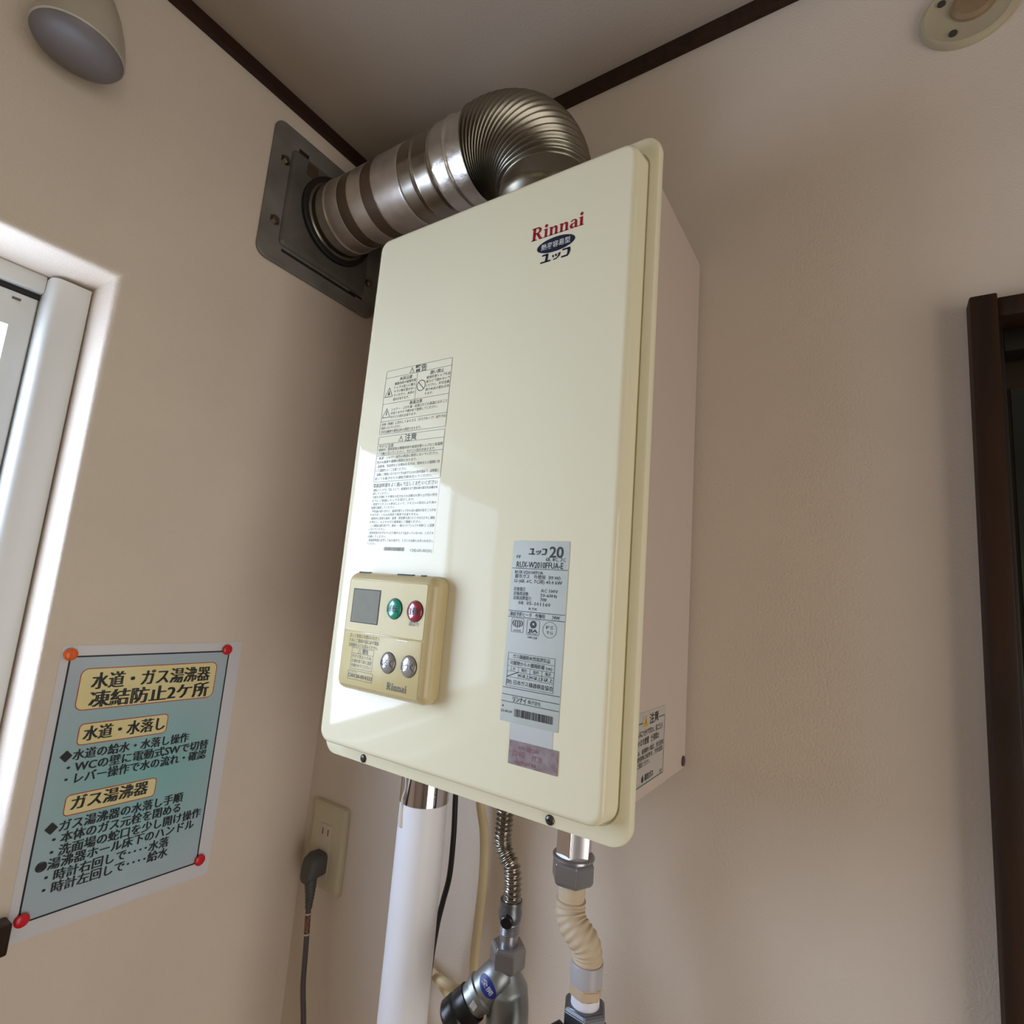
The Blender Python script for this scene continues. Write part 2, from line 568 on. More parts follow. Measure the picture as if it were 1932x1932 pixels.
# ---- window beside the heater
w = empty('window_1', (-0.09, (WY0 + WY1) / 2, WZ0), kind='structure')
def jamb(y0, y1, x0, x1, z0, z1, r, name, par):
    pts = []
    for cx, cy, a0 in ((x1 - r, y0 + r, -90), (x1 - 0.002, y1 - 0.002, 0)):
        rad = r if cy < y1 - 0.003 else 0.002
        for k in range(7):
            a = math.radians(a0 + 90 * k / 6)
            pts.append((cx + rad * math.cos(a), cy + rad * math.sin(a)))
    pts += [(x0, y1), (x0, y0)]
    bmj = loft(bmesh.new(), [[(p[0], p[1], z) for p in pts] for z in (z0, z1)])
    return obj(name, bmj, M_frame, par)
jamb(-0.4235, -0.3838, -0.138, -0.068, WZ0, 2.0035, 0.011, 'frame_jamb', w)
jamb(WY0, WY0 + 0.04, -0.138, -0.068, WZ0, 2.0035, 0.004, 'frame_jamb', w)
obj('frame_head', bx(-0.138, -0.090, WY0 + 0.04, -0.4235, 1.986, WZ1, bev=0.002), M_frame, w)
obj('frame_sill', bx(-0.138, -0.06, WY0 + 0.04, -0.4235, WZ0, 1.345, bev=0.003), M_frame, w)
def sash(y0, y1, x, pm, nm):
    z0, z1, st, rail = 1.346, 1.979, 0.022, 0.034
    fr = obj(nm, rrstack(lambda u, v, d: Vector((x + d, u, v)), y0, y1, z0, z1, 0.001, [(0, -0.016), (0, 0), (-0.0015, 0.0015)], n=1, cap0=True, cap1=False), M_frame, w)
    bmf = bmesh.new()
    # stile and rail faces around the opening, then the rebate down to the glass
    o = [(y0 + .0015, z0 + .0015), (y1 - .0015, z0 + .0015), (y1 - .0015, z1 - .0015), (y0 + .0015, z1 - .0015)]
    i = [(y0 + st, z0 + rail), (y1 - st, z0 + rail), (y1 - st, z1 - rail * 1.25), (y0 + st, z1 - rail * 1.25)]
    L = [[(x + .0015, a, b) for a, b in o], [(x + .0015, a, b) for a, b in i], [(x - 0.010, a, b) for a, b in i]]
    loft(bmf, L, False, False)
    obj('sash_face', bmf, M_frame, fr, smooth=False)
    obj('pane', bx(x - 0.013, x - 0.0095, y0 + st - 0.002, y1 - st + 0.002, z0 + rail - 0.002, z1 - rail * 1.25 + 0.002), pm, fr, smooth=False)
sash(-0.86, -0.425, -0.1030, M_pane_r, 'sash')
sash(WY0 + 0.041, -0.83, -0.1220, M_pane_l, 'sash')
obj('track_gap', bx(-0.110, -0.1010, WY0 + 0.05, -0.4245, 1.9795, 1.9855), M_dark, w, smooth=False)
obj('sash_latch', bx(-0.1015, -0.1000, -0.449, -0.441, 1.969, 1.9715), M_bracket, w, smooth=False)

# ---- invented window in the rear wall, serves as fill light (behind the photographer)
w2 = empty('fill_window_2', (1.05, RY - 0.05, 1.0), kind='structure')
for y0, y1, z0, z1 in ((0.35, 1.75, 1.0, 1.05), (0.35, 1.75, 2.05, 2.1), (0.35, 0.4, 1.05, 2.05), (1.7, 1.75, 1.05, 2.05), (1.025, 1.075, 1.05, 2.05)):
    obj('frame_bar', bx(y0, y1, RY - 0.08, RY - 0.03, z0, z1, bev=0.003), M_frame, w2)
for y0, y1 in ((0.4, 1.025), (1.075, 1.7)):
    obj('pane', bx(y0, y1, RY - 0.06, RY - 0.055, 1.05, 2.05), M_fill_b, w2, smooth=False)

# ---- added window in the far wall, glows to brighten the left wall (out of the picture, to the right)
w3 = empty('fill_window_3', (RX + 0.05, -0.85, 0.06), kind='structure')
for y0, y1, z0, z1 in ((-1.45, -0.25, 0.06, 0.12), (-1.45, -0.25, 2.0, 2.05), (-1.45, -1.4, 0.12, 2.0), (-0.3, -0.25, 0.12, 2.0), (-0.875, -0.825, 0.12, 2.0)):
    obj('frame_bar', bx(RX + 0.03, RX + 0.08, y0, y1, z0, z1, bev=0.003), M_frame, w3)
for y0, y1 in ((-1.4, -0.875), (-0.825, -0.3)):
    obj('pane', bx(RX + 0.055, RX + 0.06, y0, y1, 0.12, 2.0), M_fill_f, w3, smooth=False)

# ---- door at the right edge
dr = empty('door_1', (1.2, 0.02, 0), kind='structure')
obj('frame_post', bx(0.8315, 0.851, -0.02, 0.10, 0, 1.9655, bev=0.0015), M_wood, dr)
obj('frame_head', bx(0.851, 1.68, -0.016, 0.10, 1.944, 1.9625, bev=0.0015), M_wood, dr)
obj('frame_post', bx(1.66, 1.68, -0.02, 0.10, 0, 1.944, bev=0.0015), M_wood, dr)
obj('inner_stop', bx(0.851, 0.8585, 0.012, 0.10, 0, 1.944, bev=0.001), M_blackwood, dr)
obj('inner_head', bx(0.8585, 1.66, 0.012, 0.04, 1.922, 1.944, bev=0.001), M_blackwood, dr)
leaf = obj('door_leaf', bx(0.859, 1.655, 0.045, 0.075, 0.005, 1.94, bev=0.002), M_doorrail, dr)
obj('glass_panel', bx(0.866, 1.60, 0.0425, 0.047, 0.25, 1.896), M_doorglass, leaf, smooth=False)

# ================================================================== WATER HEATER
hx = empty('water_heater', (0.4103, 0.0, 1.4746), 'white wall-mounted gas water heater with a raised glossy front cover', 'water heater')
def casing():
    bm = rrstack(lambda u, v, d: Vector((u, d, v)), 0.2338, BX, 1.5017, 2.0788, 0.006,
                 [(-0.003, -0.004), (0, -0.008), (0, -0.167)], n=4)
    return obj('casing', bm, M_case, hx)
casing()
bm = rrstack(lambda u, v, d: Vector((u, d, v)), 0.2338, BX - 0.012, 1.497, 1.5017, 0.004, [(0, -0.03), (0, -0.15)], n=2)
obj('base_tray', bm, M_case, hx)
X0, X1, Z0, Z1 = 0.24205, 0.57845, 1.4943, 2.0932
def front_cover():
    """flange with rounded rim, a fine seam, then the raised panel; one pressed sheet"""
    bm = bmesh.new()
    loops = []
    def fl(o, y, r):
        loops.append([Vector((u, y, v)) for u, v in rr(0.2274 - o, 0.5931 + o, 1.4746 - o, 2.1133 + o, max(r + o, .001), 10)])
    def pn(o, y, r=0.0135):
        loops.append([Vector((u, y, v)) for u, v in rr(X0 - o, X1 + o, Z0 - o, Z1 + o, max(r + o, .001), 10)])
    fl(-0.006, -0.1655, 0.017); fl(0, -0.166, 0.017); fl(0, FY + 0.004, 0.017)
    fl(-0.0012, FY + 0.0012, 0.017); fl(-0.004, FY, 0.017)
    pn(0.0056, FY); pn(0.0050, FY + 0.0018); pn(0.0040, FY + 0.0018)
    pn(0.0034, FY - 0.001); pn(0.0016, YF + 0.0065)
    for k in range(1, 7):
        a = math.radians(15 * k)
        pn(0.0016 - 0.0065 * (1 - math.cos(a)), YF + 0.0065 * (1 - math.sin(a)))
    loft(bm, loops, True, True)
    return obj('front_cover', bm, M_white, hx, angle=30)
cover = front_cover()

def screw(parent, p, axis, r, m, name='screw'):
    s = obj(name, lt(p, axis, [(0, r * 1.02), (0.0006, r), (0.0014, r * 0.82), (0.0019, r * 0.5), (0.0021, 0.0001)], 20), m, parent)
    a = Vector(axis).normalized()
    u = Vector((0, 0, 1)); wv = a.cross(u)
    bmx = bmesh.new()
    for t in (u, wv):
        o2 = wv if t is u else u
        c = Vector(p) + a * 0.0022
        vs = [c + t * (sx * r * 0.5) + o2 * (sy * r * 0.13) for sx, sy in ((-1, -1), (1, -1), (1, 1), (-1, 1))]
        lo = [bmx.verts.new(x) for x in vs]
        bmx.faces.new(lo)
    obj('cross_slot', bmx, M_dark, s, smooth=False)
    return s
screw(hx, (0.2934, FY, 1.4811), (0, -1, 0), 0.0042, M_screw)
screw(hx, (0.5228, FY, 1.4813), (0, -1, 0), 0.0042, M_screw)
s = obj('side_screw', lt((BX, -0.0149, 1.5124), (1, 0, 0), [(0, 0.0052), (0.0012, 0.0050), (0.0018, 0.0036), (0.002, 0.0001)], 20), M_plumscrew, hx)

# printed marks on the cover
bm = bmesh.new()
serif_word(bm, panel, 0.4696, 0.5285, 2.0218, 0.0142, 0.0003)
ink_obj('wordmark', bm, M_red_ink, cover)
bm = bmesh.new()
flat(bm, panel, circ(0.4988, 2.0108, 0.0214, 0.0080, 40), 0.0003, 0)
BADGE = bm
text(bm, panel, '熱変容易型', 0.4825, 0.5151, 2.0108, 0.0072, 0.0005, 1, weight=0.01, res=2)
kana_logo(bm, panel, 0.4822, 0.5160, 1.9935, 2.0028, 0.0003)

# long clear warning label
wl = obj('warning_label', rrstack(panel, 0.2788, 0.3803, 1.7008, 1.9147, 0.0012, [(0, -0.0002), (0, 0.00015)], n=2), M_label, cover, smooth=False)
WL = bm_w = bmesh.new()
lw = 0.00042
fframe(bm_w, panel, 0.2805, 0.3803, 1.8364, 1.9139, 0.0022, lw, 0.0003)
for z in (1.9049, 1.8731, 1.8520):
    fline(bm_w, panel, (0.2808, z), (0.3800, z), lw, 0.0003)
fline(bm_w, panel, (0.3307, 1.9049), (0.3307, 1.8731), lw, 0.0003)
fframe(bm_w, panel, 0.2805, 0.3800, 1.7806, 1.8339, 0.0022, lw, 0.0003)
fline(bm_w, panel, (0.2808, 1.8249), (0.3798, 1.8249), lw, 0.0003)
fline(bm_w, panel, (0.2808, 1.8113), (0.3798, 1.8113), lw, 0.0003)
def tri(bm, cu, cv, s, d, frame=panel, wd=0.0005, mi=0):
    o = [(cu - s * 0.56, cv - s * 0.5), (cu + s * 0.56, cv - s * 0.5), (cu, cv + s * 0.5)]
    k = 1 - 3.2 * wd / s
    c = (cu, cv - s * 0.17)
    fring(bm, frame, o, [(c[0] + (p[0] - c[0]) * k, c[1] + (p[1] - c[1]) * k) for p in o], d, mi)
tri(bm_w, 0.3215, 1.9093, 0.0068, 0.0003); fline(bm_w, panel, (0.3215, 1.9105), (0.3215, 1.9083), 0.0006, 0.0003)
tri(bm_w, 0.3165, 1.8292, 0.0068, 0.0003); fline(bm_w, panel, (0.3165, 1.8304), (0.3165, 1.8282), 0.0006, 0.0003)
tri(bm_w, 0.2886, 1.8872, 0.0120, 0.0003, wd=0.0007); flat(bm_w, panel, [(0.2866, 1.8835), (0.2906, 1.8835), (0.2899, 1.8862), (0.2886, 1.8892), (0.2873, 1.8862)], 0.0003)
tri(bm_w, 0.2883, 1.8622, 0.0118, 0.0003, wd=0.0007); fline(bm_w, panel, (0.2883, 1.8645), (0.2883, 1.8590), 0.0012, 0.0003)
fring(bm_w, panel, circ(0.3382, 1.8882, 0.0066), circ(0.3382, 1.8882, 0.0057), 0.0003)
fline(bm_w, panel, (0.3340, 1.8924), (0.3424, 1.8840), 0.0009, 0.0003)
def wt(s, a, b, z, h, wgt=0.004): text(bm_w, panel, s, a, b, z, h, 0.0003, 0, wgt, res=1)
text(bm_w, panel, '警告', 0.3265, 0.3440, 1.9093, 0.0090, 0.0003, 0, 0.02, res=2)
text(bm_w, panel, '注意', 0.3222, 0.3400, 1.8292, 0.0090, 0.0003, 0, 0.02, res=2)
wt('火災注意', 0.3040, 0.3230, 1.9012, 0.0050, .012)
for k, s in enumerate(('機器本体や給排気管', 'トップの近くに燃え', 'やすい物を置かない', 'でください。火災の', '恐れがあります。')):
    wt(s, 0.2965, 0.3295 if k < 4 else 0.3215, 1.8961 - k * 0.0047, 0.0038)
wt('囲い禁止', 0.3505, 0.3700, 1.9012, 0.0050, .012)
for k, s in enumerate(('給排気管トップを波', '板などで囲わないで', 'ください。不完全燃', '焼や火災の恐れがあ', 'ります。')):
    wt(s, 0.3455, 0.3792 if k < 4 else 0.3570, 1.8961 - k * 0.0047, 0.0038)
wt('高温注意', 0.3235, 0.3425, 1.8700, 0.0046, .012)
for k, (s, b) in enumerate((('シャワー・上がり湯・出湯口などは高温になること', 0.3790), ('がありますので確かめて使用してください。', 0.3660), ('やけどの恐れがあります。', 0.3360))):
    wt(s, 0.2955, b, 1.8652 - k * 0.0046, 0.0038)
for k, (s, b) in enumerate((('本体（銘板）に表示してあるガス（ガスグループ）以外では', 0.3790), ('使用しないでください。', 0.3140), ('不完全燃焼や爆発点火の原因となります。', 0.3450))):
    wt(s, 0.2830, b, 1.8485 - k * 0.0046, 0.0038)
wt('やけど注意', 0.2830, 0.3060, 1.8222, 0.0046, .012)
for k, (s, b) in enumerate((('使用中・使用直後は機器本体や給排気管トップなど高温部', 0.3785), ('には触らないでください。やけどの恐れがあります。', 0.3690))):
    wt(s, 0.2830, b, 1.8180 - k * 0.0044, 0.0038)
L2 = (('・給湯・シャワー以外の用途に使用しないでください。', .3740), ('　思わぬ事故や故障の原因となります。', .3440), ('・高齢者、乳幼児などが使われる方は、使用または期間に地', .3770),
      ('　いて温度をよくご注意ください。', .3300), ('・長期にご使用にならないときは必ずガスの元栓を閉めて、説明書に', .3770), ('　従って水抜きなどの凍結予防を行ってください。', .3690))
for k, (s, b) in enumerate(L2):
    wt(s, 0.2825, b, 1.8083 - k * 0.0048, 0.0037)
wt('取扱説明書をよく読んで正しくお使いください', 0.2815, 0.3770, 1.7765, 0.0052, .008)
L3 = (('運転スイッチを「切」にして、給湯栓を全て閉め次の事項をお確かめ', .3780), ('　認してください。', .3080), ('元栓を全開にする場合の圧力などの点検はお買い上げ店の担当', .3780), ('　までにご相談にのってお受けします。', .3470),
      ('・異常やリモコンの表示によって、リモコンの表示により次の', .3780), ('　処置を確認してください。', .3190), ('・外気温の低い日など、給排気管トップから白い湯気が出ることがあ', .3785), ('　りますが、これは水蒸気で異常ではありません。', .3560),
      ('・使用中に異常な臭気・振音・異常音を感じたときはただちに運転', .3785), ('　を停止し、もよりのガス事業者にご連絡ください。', .3600), ('・この機器は屋外用です。屋内・一部のパイプシャフトを除く）に設置', .3785), ('　しないでください。', .3080),
      ('・給排気管がはずれていたり物やススで詰まっていないか、ときどき', .3785), ('　点検してください。', .3110), ('・取扱説明書に記載してある保守で、ときどき点検とお手入れを行っ', .3790), ('　てください。', .2960))
for k, (s, b) in enumerate(L3):
    wt(s, 0.2822, b, 1.7712 - k * 0.00405, 0.0033)
for k in range(40):
    wd = random.choice((.0003, .0003, .0005))
    u = 0.3098 + k * 0.00077
    flat(bm_w, panel, [(u, 1.7033), (u + wd, 1.7033), (u + wd, 1.7072), (u, 1.7072)], 0.0003)
wt('U242-635-X01(01)', 0.3490, 0.3790, 1.7045, 0.0046)

# silver rating plate
rp = obj('rating_plate', rrstack(panel, 0.4782, 0.5362, 1.5572, 1.7160, 0.0008, [(0, -0.0002), (0, 0.0004)], n=2), M_plate, cover, smooth=False)
RP = bm_r = bmesh.new()
def rt(s, a, b, z, h, wgt=0.006, res=1): text(bm_r, panel, s, a, b, z, h, 0.0006, 0, wgt, res=res)
kana_logo(bm_r, panel, 0.4950, 0.5140, 1.7035, 1.7092, 0.0006)
rt('20', 0.5165, 0.5305, 1.7065, 0.0135, 0.02, 4)
rt('FF', 0.4826, 0.4870, 1.7015, 0.0042)
rt('6B, 8C, 7C', 0.5130, 0.5330, 1.6998, 0.0046)
rt('RUX-W2010FFUA-E', 0.4830, 0.5310, 1.6945, 0.0076, 0.012, 2)
for z in (1.6908, 1.6527, 1.6473, 1.5859, 1.5800, 1.5741):
    fline(bm_r, panel, (0.4785, z), (0.5360, z), 0.0005, 0.0006)
rt('RUX-V2010FFUA', 0.4820, 0.5115, 1.6875, 0.0044)
rt('都市ガス　外壁用（FF-W）', 0.4822, 0.5290, 1.6837, 0.0040)
rt('LI (6B, 6C, 7C用) 43.0 kW', 0.4822, 0.5310, 1.6797, 0.0042)
for z, a, ar, b, br in ((1.6722, '定格電圧', .4945, 'AC 100V', .5275), (1.6682, '定格周波数', .4980, '50-60Hz', .5270), (1.6643, '定格消費電力', .5010, '70W', .5170)):
    rt(a, 0.4822, ar, z, 0.0038); rt(b, 0.5105, br, z, 0.0042)
rt('08. 05-101160', 0.4880, 0.5210, 1.6603, 0.0044)
rt('RTK', 0.4995, 0.5085, 1.6556, 0.0032, 0.0)
rt('凍結予防ヒータ　作動時', 0.4800, 0.5165, 1.6499, 0.0042); rt('74W', 0.5235, 0.5310, 1.6499, 0.0044)
# the three approval marks
fframe(bm_r, panel, 0.4826, 0.4955, 1.6340, 0.6464 + 1.0, 0.0012, 0.0003, 0.0006)
for k, (hh, bow) in enumerate(((0.0054, -.0016), (0.0062, -.0009), (0.0066, 0), (0.0062, .0009), (0.0054, .0016))):
    cu = 0.4890 + (k - 2) * 0.0017
    o = [(cu + bow * math.sin(PI * t / 6) - 0.0005, 1.6455 - hh * t / 6 - 0.0008) for t in range(7)]
    i = [(cu + bow * math.sin(PI * t / 6) + 0.0005, 1.6455 - hh * t / 6 - 0.0008) for t in range(7)]
    for t in range(6):
        flat(bm_r, panel, [o[t + 1], i[t + 1], i[t], o[t]], 0.0006)
rt('JIA認証', 0.4850, 0.4932, 1.6356, 0.0018, 0)
fframe(bm_r, panel, 0.4988, 0.5118, 1.6330, 1.6462, 0.0012, 0.0003, 0.0006)
fring(bm_r, panel, circ(0.5053, 1.6422, 0.0033), circ(0.5053, 1.6426, 0.0011), 0.0006)
rt('JIA', 0.5003, 0.5103, 1.6368, 0.0040, 0.03)
rt('CERTIFIED', 0.5003, 0.5103, 1.6342, 0.0016, 0)
rt('HW1238', 0.5005, 0.5100, 1.6310, 0.0028)
fring(bm_r, panel, circ(0.5220, 1.6392, 0.0069), circ(0.5220, 1.6392, 0.0066), 0.0006)
rt('PS', 0.5185, 0.5255, 1.6412, 0.0042, 0.0); rt('TG', 0.5188, 0.5252, 1.6368, 0.0036, 0.0)
# clearance table
fframe(bm_r, panel, 0.4818, 0.5293, 1.5874, 1.6160, 0.0002, 0.0003, 0.0006)
for z in (1.6102, 1.6044, 1.6000, 1.5950):
    fline(bm_r, panel, (0.4818, z), (0.5293, z), 0.0003, 0.0006)
for u in (0.4935, 0.5053, 0.5172):
    fline(bm_r, panel, (u, 1.6044), (u, 1.5950), 0.0003, 0.0006)
fline(bm_r, panel, (0.4824, 1.5952), (0.4930, 1.5998), 0.0007, 0.0006)
rt('ガス機器防火性能評定品', 0.4868, 0.5245, 1.6131, 0.0040)
rt('可燃物からの離隔距離 (cm)', 0.4845, 0.5270, 1.6073, 0.0040)
for k, s in enumerate(('上方', '側方', '前方', '後方')):
    rt(s, 0.4848 + k * 0.0119, 0.4905 + k * 0.0119, 1.6022, 0.0033)
for k, s in enumerate(('45以上', '45以上', '1以上')):
    rt(s, 0.4938 + k * 0.0119, 0.5049 + k * 0.0119, 1.5975, 0.0036)
rt('(財) 日本ガス機器検査協会', 0.4815, 0.5290, 1.5910, 0.0044)
rt('リンナイ', 0.4900, 0.5040, 1.5771, 0.0050, 0.03, 2); rt('株式会社', 0.5055, 0.5185, 1.5769, 0.0036, 0)
rt('●', 0.4797, 0.4812, 1.5700, 0.0022); rt('23-8169', 0.4785, 0.4905, 1.5660, 0.0030)
u = 0.4925
while u < 0.5310:
    wd = random.choice((.00025, .0004, .0007))
    flat(bm_r, panel, [(u, 1.5628), (u + wd, 1.5628), (u + wd, 1.5692), (u, 1.5692)], 0.0006)
    u += wd + random.choice((.00025, .0004, .0006))

# small tapes under the plate
obj('blank_label', rrstack(panel, 0.4890, 0.5318, 1.5425, 1.5572, 0.0004, [(0, -0.0002), (0, 0.0003)], n=1), M_tape_a, cover, smooth=False)
tp = obj('silver_seal', rrstack(panel, 0.4900, 0.5381, 1.5240, 1.5435, 0.0004, [(0, -0.0002), (0, 0.0006)], n=1), M_tape_b, cover, smooth=False)
SEAL = bm_s = bmesh.new()
text(bm_s, panel, '検査済', 0.4990, 0.5200, 1.5385, 0.0040, 0.0008, 0, res=1)
text(bm_s, panel, '合格', 0.4930, 0.5070, 1.5335, 0.0060, 0.0008, 0, res=1)
text(bm_s, panel, 'ガス', 0.5130, 0.5230, 1.5325, 0.0060, 0.0008, 0, res=1)
text(bm_s, panel, '点火試験', 0.4960, 0.5180, 1.5270, 0.0036, 0.0008, 0, res=1)
M_seal_ink = mat('faded_red_ink', (142, 96, 108), rough=0.4)

# caution label on the right side
sl = obj('caution_label', rrstack(side, -0.1575, -0.0795, 1.5143, 1.5755, 0.0015, [(0, -0.0002), (0, 0.0003)], n=3), M_sideplate, hx, smooth=False)
SIDE = bm_c = bmesh.new()
fframe(bm_c, side, -0.1570, -0.0805, 1.5150, 1.5672, 0.002, 0.0009, 0.0004, 1)
flat(bm_c, side, [(-0.1405, 1.5635), (-0.0985, 1.5635), (-0.0985, 1.5720), (-0.1405, 1.5720)], 0.00045, 3)
flat(bm_c, side, [(-0.1390, 1.5632), (-0.1270, 1.5632), (-0.1330, 1.5725)], 0.0005, 2)
fline(bm_c, side, (-0.1330, 1.5690), (-0.1330, 1.5650), 0.0012, 0.00055, 0)
text(bm_c, side, '注意', -0.1235, -0.0995, 1.5680, 0.0096, 0.0006, 0, 0.02, res=2)
for k, (s, a, b, h) in enumerate((('おふろにつかりすぎない、目にゴミ入', -0.1560, -0.0860, .0062), ('このまま放置　使用禁止', -0.1560, -0.0960, .0062))):
    text(bm_c, side, s, a, b, 1.5580 - k * 0.0070, h, 0.0006, 0, 0.01, res=1)
for k, (s, a, b) in enumerate((('傷み、破損物の確認。当社営業', -0.1560, -0.0835), ('・使用時は換気を。外気温度', -0.1545, -0.0850), ('でご確認ください。', -0.1550, -0.1190))):
    text(bm_c, side, s, a, b, 1.5430 - k * 0.0052, 0.0048, 0.0006, 0, 0.004, res=1)
flat(bm_c, side, [(-0.1380, 1.5178), (-0.1345, 1.5178), (-0.1335, 1.5200), (-0.1362, 1.5238), (-0.1390, 1.5200)], 0.0006, 0)
text(bm_c, side, '都市ガス', -0.1310, -0.1090, 1.5204, 0.0060, 0.0006, 0, 0.02, res=1)
text(bm_c, side, 'FF', -0.0905, -0.0850, 1.5180, 0.0040, 0.0006, 0, 0.0, res=1)

# ================================================================== REMOTE CONTROLLER
rc = empty('remote_controller', (0.342, YF, 1.556), 'beige remote controller with a small grey screen stuck on the white cover', 'remote control')
U0, U1, V0, V1 = 0.2795, 0.4060, 1.5565, 1.6785
bm = rrstack(panel, U0, U1, V0, V1, 0.011,
             [(-0.004, 0.0001), (0, 0.0006), (0, 0.0095), (-0.0010, 0.0135), (-0.0030, 0.0170), (-0.0055, 0.0192), (-0.0070, 0.0199), (-0.0078, 0.0205)], n=8)
hs = obj('housing', bm, M_gold, rc, angle=40)
FU0, FU1, FV0, FV1 = U0 + 0.0085, U1 - 0.0085, V0 + 0.0085, V1 - 0.0085
fp = obj('face_plate', rrstack(ctl, FU0, FU1, 1.6168, FV1, 0.002, [(0, -0.0004), (0, 0.0002), (-0.0004, 0.0005)], n=3), M_gold_face, rc)
flap = obj('flap', rrstack(ctl, FU0, FU1, FV0 - 0.002, 1.6158, 0.002, [(0, -0.0004), (0, 0.0004), (-0.0006, 0.0008)], n=3), M_gold_face, rc)
obj('flap_notch', rrstack(ctl, 0.3640, 0.3800, 1.6128, 1.6156, 0.001, [(0, 0.0006), (-0.0006, 0.0011)], n=3), M_gold, flap)
sc_ = obj('screen_bezel', rrstack(ctl, 0.2946, 0.3350, 1.6256, 1.6606, 0.0006, [(0, 0.0003), (0, 0.0008)], n=2), M_dark, rc, smooth=False)
obj('screen', rrstack(ctl, 0.2957, 0.3339, 1.6264, 1.6596, 0.0004, [(0, 0.0006), (0, 0.0009)], n=2), M_lcd, sc_, smooth=False)
def button(cu, cv, m, dh, txt, base):
    prof = [(0.0, 0.0098), (0.0012, 0.0098)] + [(0.0012 + 0.0030 * math.sin(math.radians(a)), 0.0096 * math.cos(math.radians(a))) for a in range(10, 90, 10)] + [(0.0042, 0.0002)]
    b = obj('button', lt(ctl(cu, cv, 0.0004), (0, -1, 0), prof, 32), m, rc)
    b['label'] = txt[1]
    obj('button_ring', lt(ctl(cu, cv, 0.0002), (0, -1, 0), [(0, 0.0106), (0.0008, 0.0104), (0.0008, 0.0096), (0, 0.0096)], 32), M_dark, b)
    bmq = bmesh.new()
    def dome(u, v, d):
        q = math.hypot(u - cu, v - cv) / 0.0097
        return ctl(u, v, 0.0004 + 0.0012 + 0.0030 * math.sqrt(max(0, 1 - q * q)) + 0.00025)
    text(bmq, dome, txt[0], cu - 0.0078, cu + 0.0078, cv, 0.0078, 0, 0, 0.0, res=2)
    return b, bmq
BT = [button(0.3565, 1.6437, M_teal, 0, ('運転', 'glossy teal button'), 0), button(0.3841, 1.6434, M_rose, 0, ('自動', 'glossy rose red button'), 0),
      button(0.3560, 1.5914, M_grey_btn, 0, ('ぬるく', 'glossy grey button for cooler water'), 0), button(0.3836, 1.5914, M_grey_btn, 0, ('あつく', 'glossy grey button for hotter water'), 0)]
for u0, u1 in ((0.2905, 0.3065), (0.3475, 0.3690), (0.3800, 0.3850)):
    obj('vent_slot', bx(u0, u1, YF - 0.0135, YF - 0.0100, V1 - 0.0012, V1 + 0.0003), M_dark, rc, smooth=False)
FL = bm_f = bmesh.new()
for k, s in enumerate(('正しく安全にお使いいただく', 'ためにご使用の前に必ず取扱', '説明書をよくお読みください。')):
    text(bm_f, ctl, s, 0.2972, 0.3405, 1.6124 - k * 0.0048, 0.0042, 0.0011, 0, 0.0, res=1)
fframe(bm_f, ctl, 0.3028, 0.3350, 1.5796, 1.6005, 0.0003, 0.0003, 0.0011)
fline(bm_f, ctl, (0.3028, 1.5948), (0.3350, 1.5948), 0.0003, 0.0011)
tri(bm_f, 0.3145, 1.5976, 0.0045, 0.0011, ctl, 0.0003)
text(bm_f, ctl, '警告', 0.3185, 0.3270, 1.5976, 0.0048, 0.0011, 0, 0.01, res=1)
for k, s in enumerate(('やけど防止のため、', 'お湯を使う前に温度', 'を確かめてください。')):
    text(bm_f, ctl, s, 0.3045, 0.3335, 1.5920 - k * 0.0045, 0.0039, 0.0011, 0, 0.0, res=1)
fframe(bm_f, ctl, 0.3008, 0.3370, 1.5690, 1.5780, 0.0006, 0.0003, 0.0011)
text(bm_f, ctl, 'フリーダイヤル', 0.3025, 0.3140, 1.5764, 0.0022, 0.0011, 0, 0.0, res=1)
text(bm_f, ctl, '0120-054321', 0.3068, 0.3360, 1.5729, 0.0050, 0.0011, 0, 0.008, res=2)
fframe(bm_f, ctl, 0.3018, 0.3060, 1.5712, 1.5746, 0.0003, 0.0005, 0.0011)
serif_word(bm_f, ctl, 0.3575, 0.3840, 1.5667, 0.0066, 0.0011)
FP = bm_p = bmesh.new()
text(bm_p, ctl, '湯はり', 0.3775, 0.3905, 1.6313, 0.0046, 0.0008, 0, 0.0, res=2)

# ================================================================== NOTICE SIGN
sg = empty('notice_sign', (0.0, -0.259, 1.268), 'laminated pale blue notice with cream headings pinned to the wall', 'sign')
lam = obj('laminate', rrstack(leftw, -0.3642, -0.1530, 1.2675, 1.5712, 0.004, [(0, 0.0001), (0, 0.0006)], n=4), M_paper, sg, smooth=False)
ps = obj('printed_sheet', rrstack(leftw, -0.3553, -0.1704, 1.2858, 1.5590, 0.0001, [(0, 0.0004), (0, 0.0008)], n=1), M_sheet, lam, smooth=False)
SG = bm_n = bmesh.new()
fframe(bm_n, leftw, -0.3560, -0.1698, 1.2850, 1.5597, 0.0003, 0.0018, 0.0010, 1)
for a, b, c, e, r in ((-0.3420, -0.1845, 1.4985, 1.5452, 0.008), (-0.3336, -0.2378, 1.4600, 1.4837, 0.005), (-0.3336, -0.2390, 1.3850, 1.4075, 0.005)):
    flat(bm_n, leftw, rr(a, b, c, e, r), 0.0010, 2)
    fframe(bm_n, leftw, a, b, c, e, r, 0.0009, 0.0012, 3)
def nt_(s, a, b, z, h, m=0.042): text(bm_n, leftw, s, a, b, z, h, 0.0014, 0, 0.0, m, res=2)
nt_('水道・ガス湯沸器', -0.3295, -0.1935, 1.5303, 0.0205)
nt_('凍結防止2ケ所', -0.3285, -0.1925, 1.5097, 0.0205)
nt_('水道・水落し', -0.3280, -0.2410, 1.4720, 0.0175)
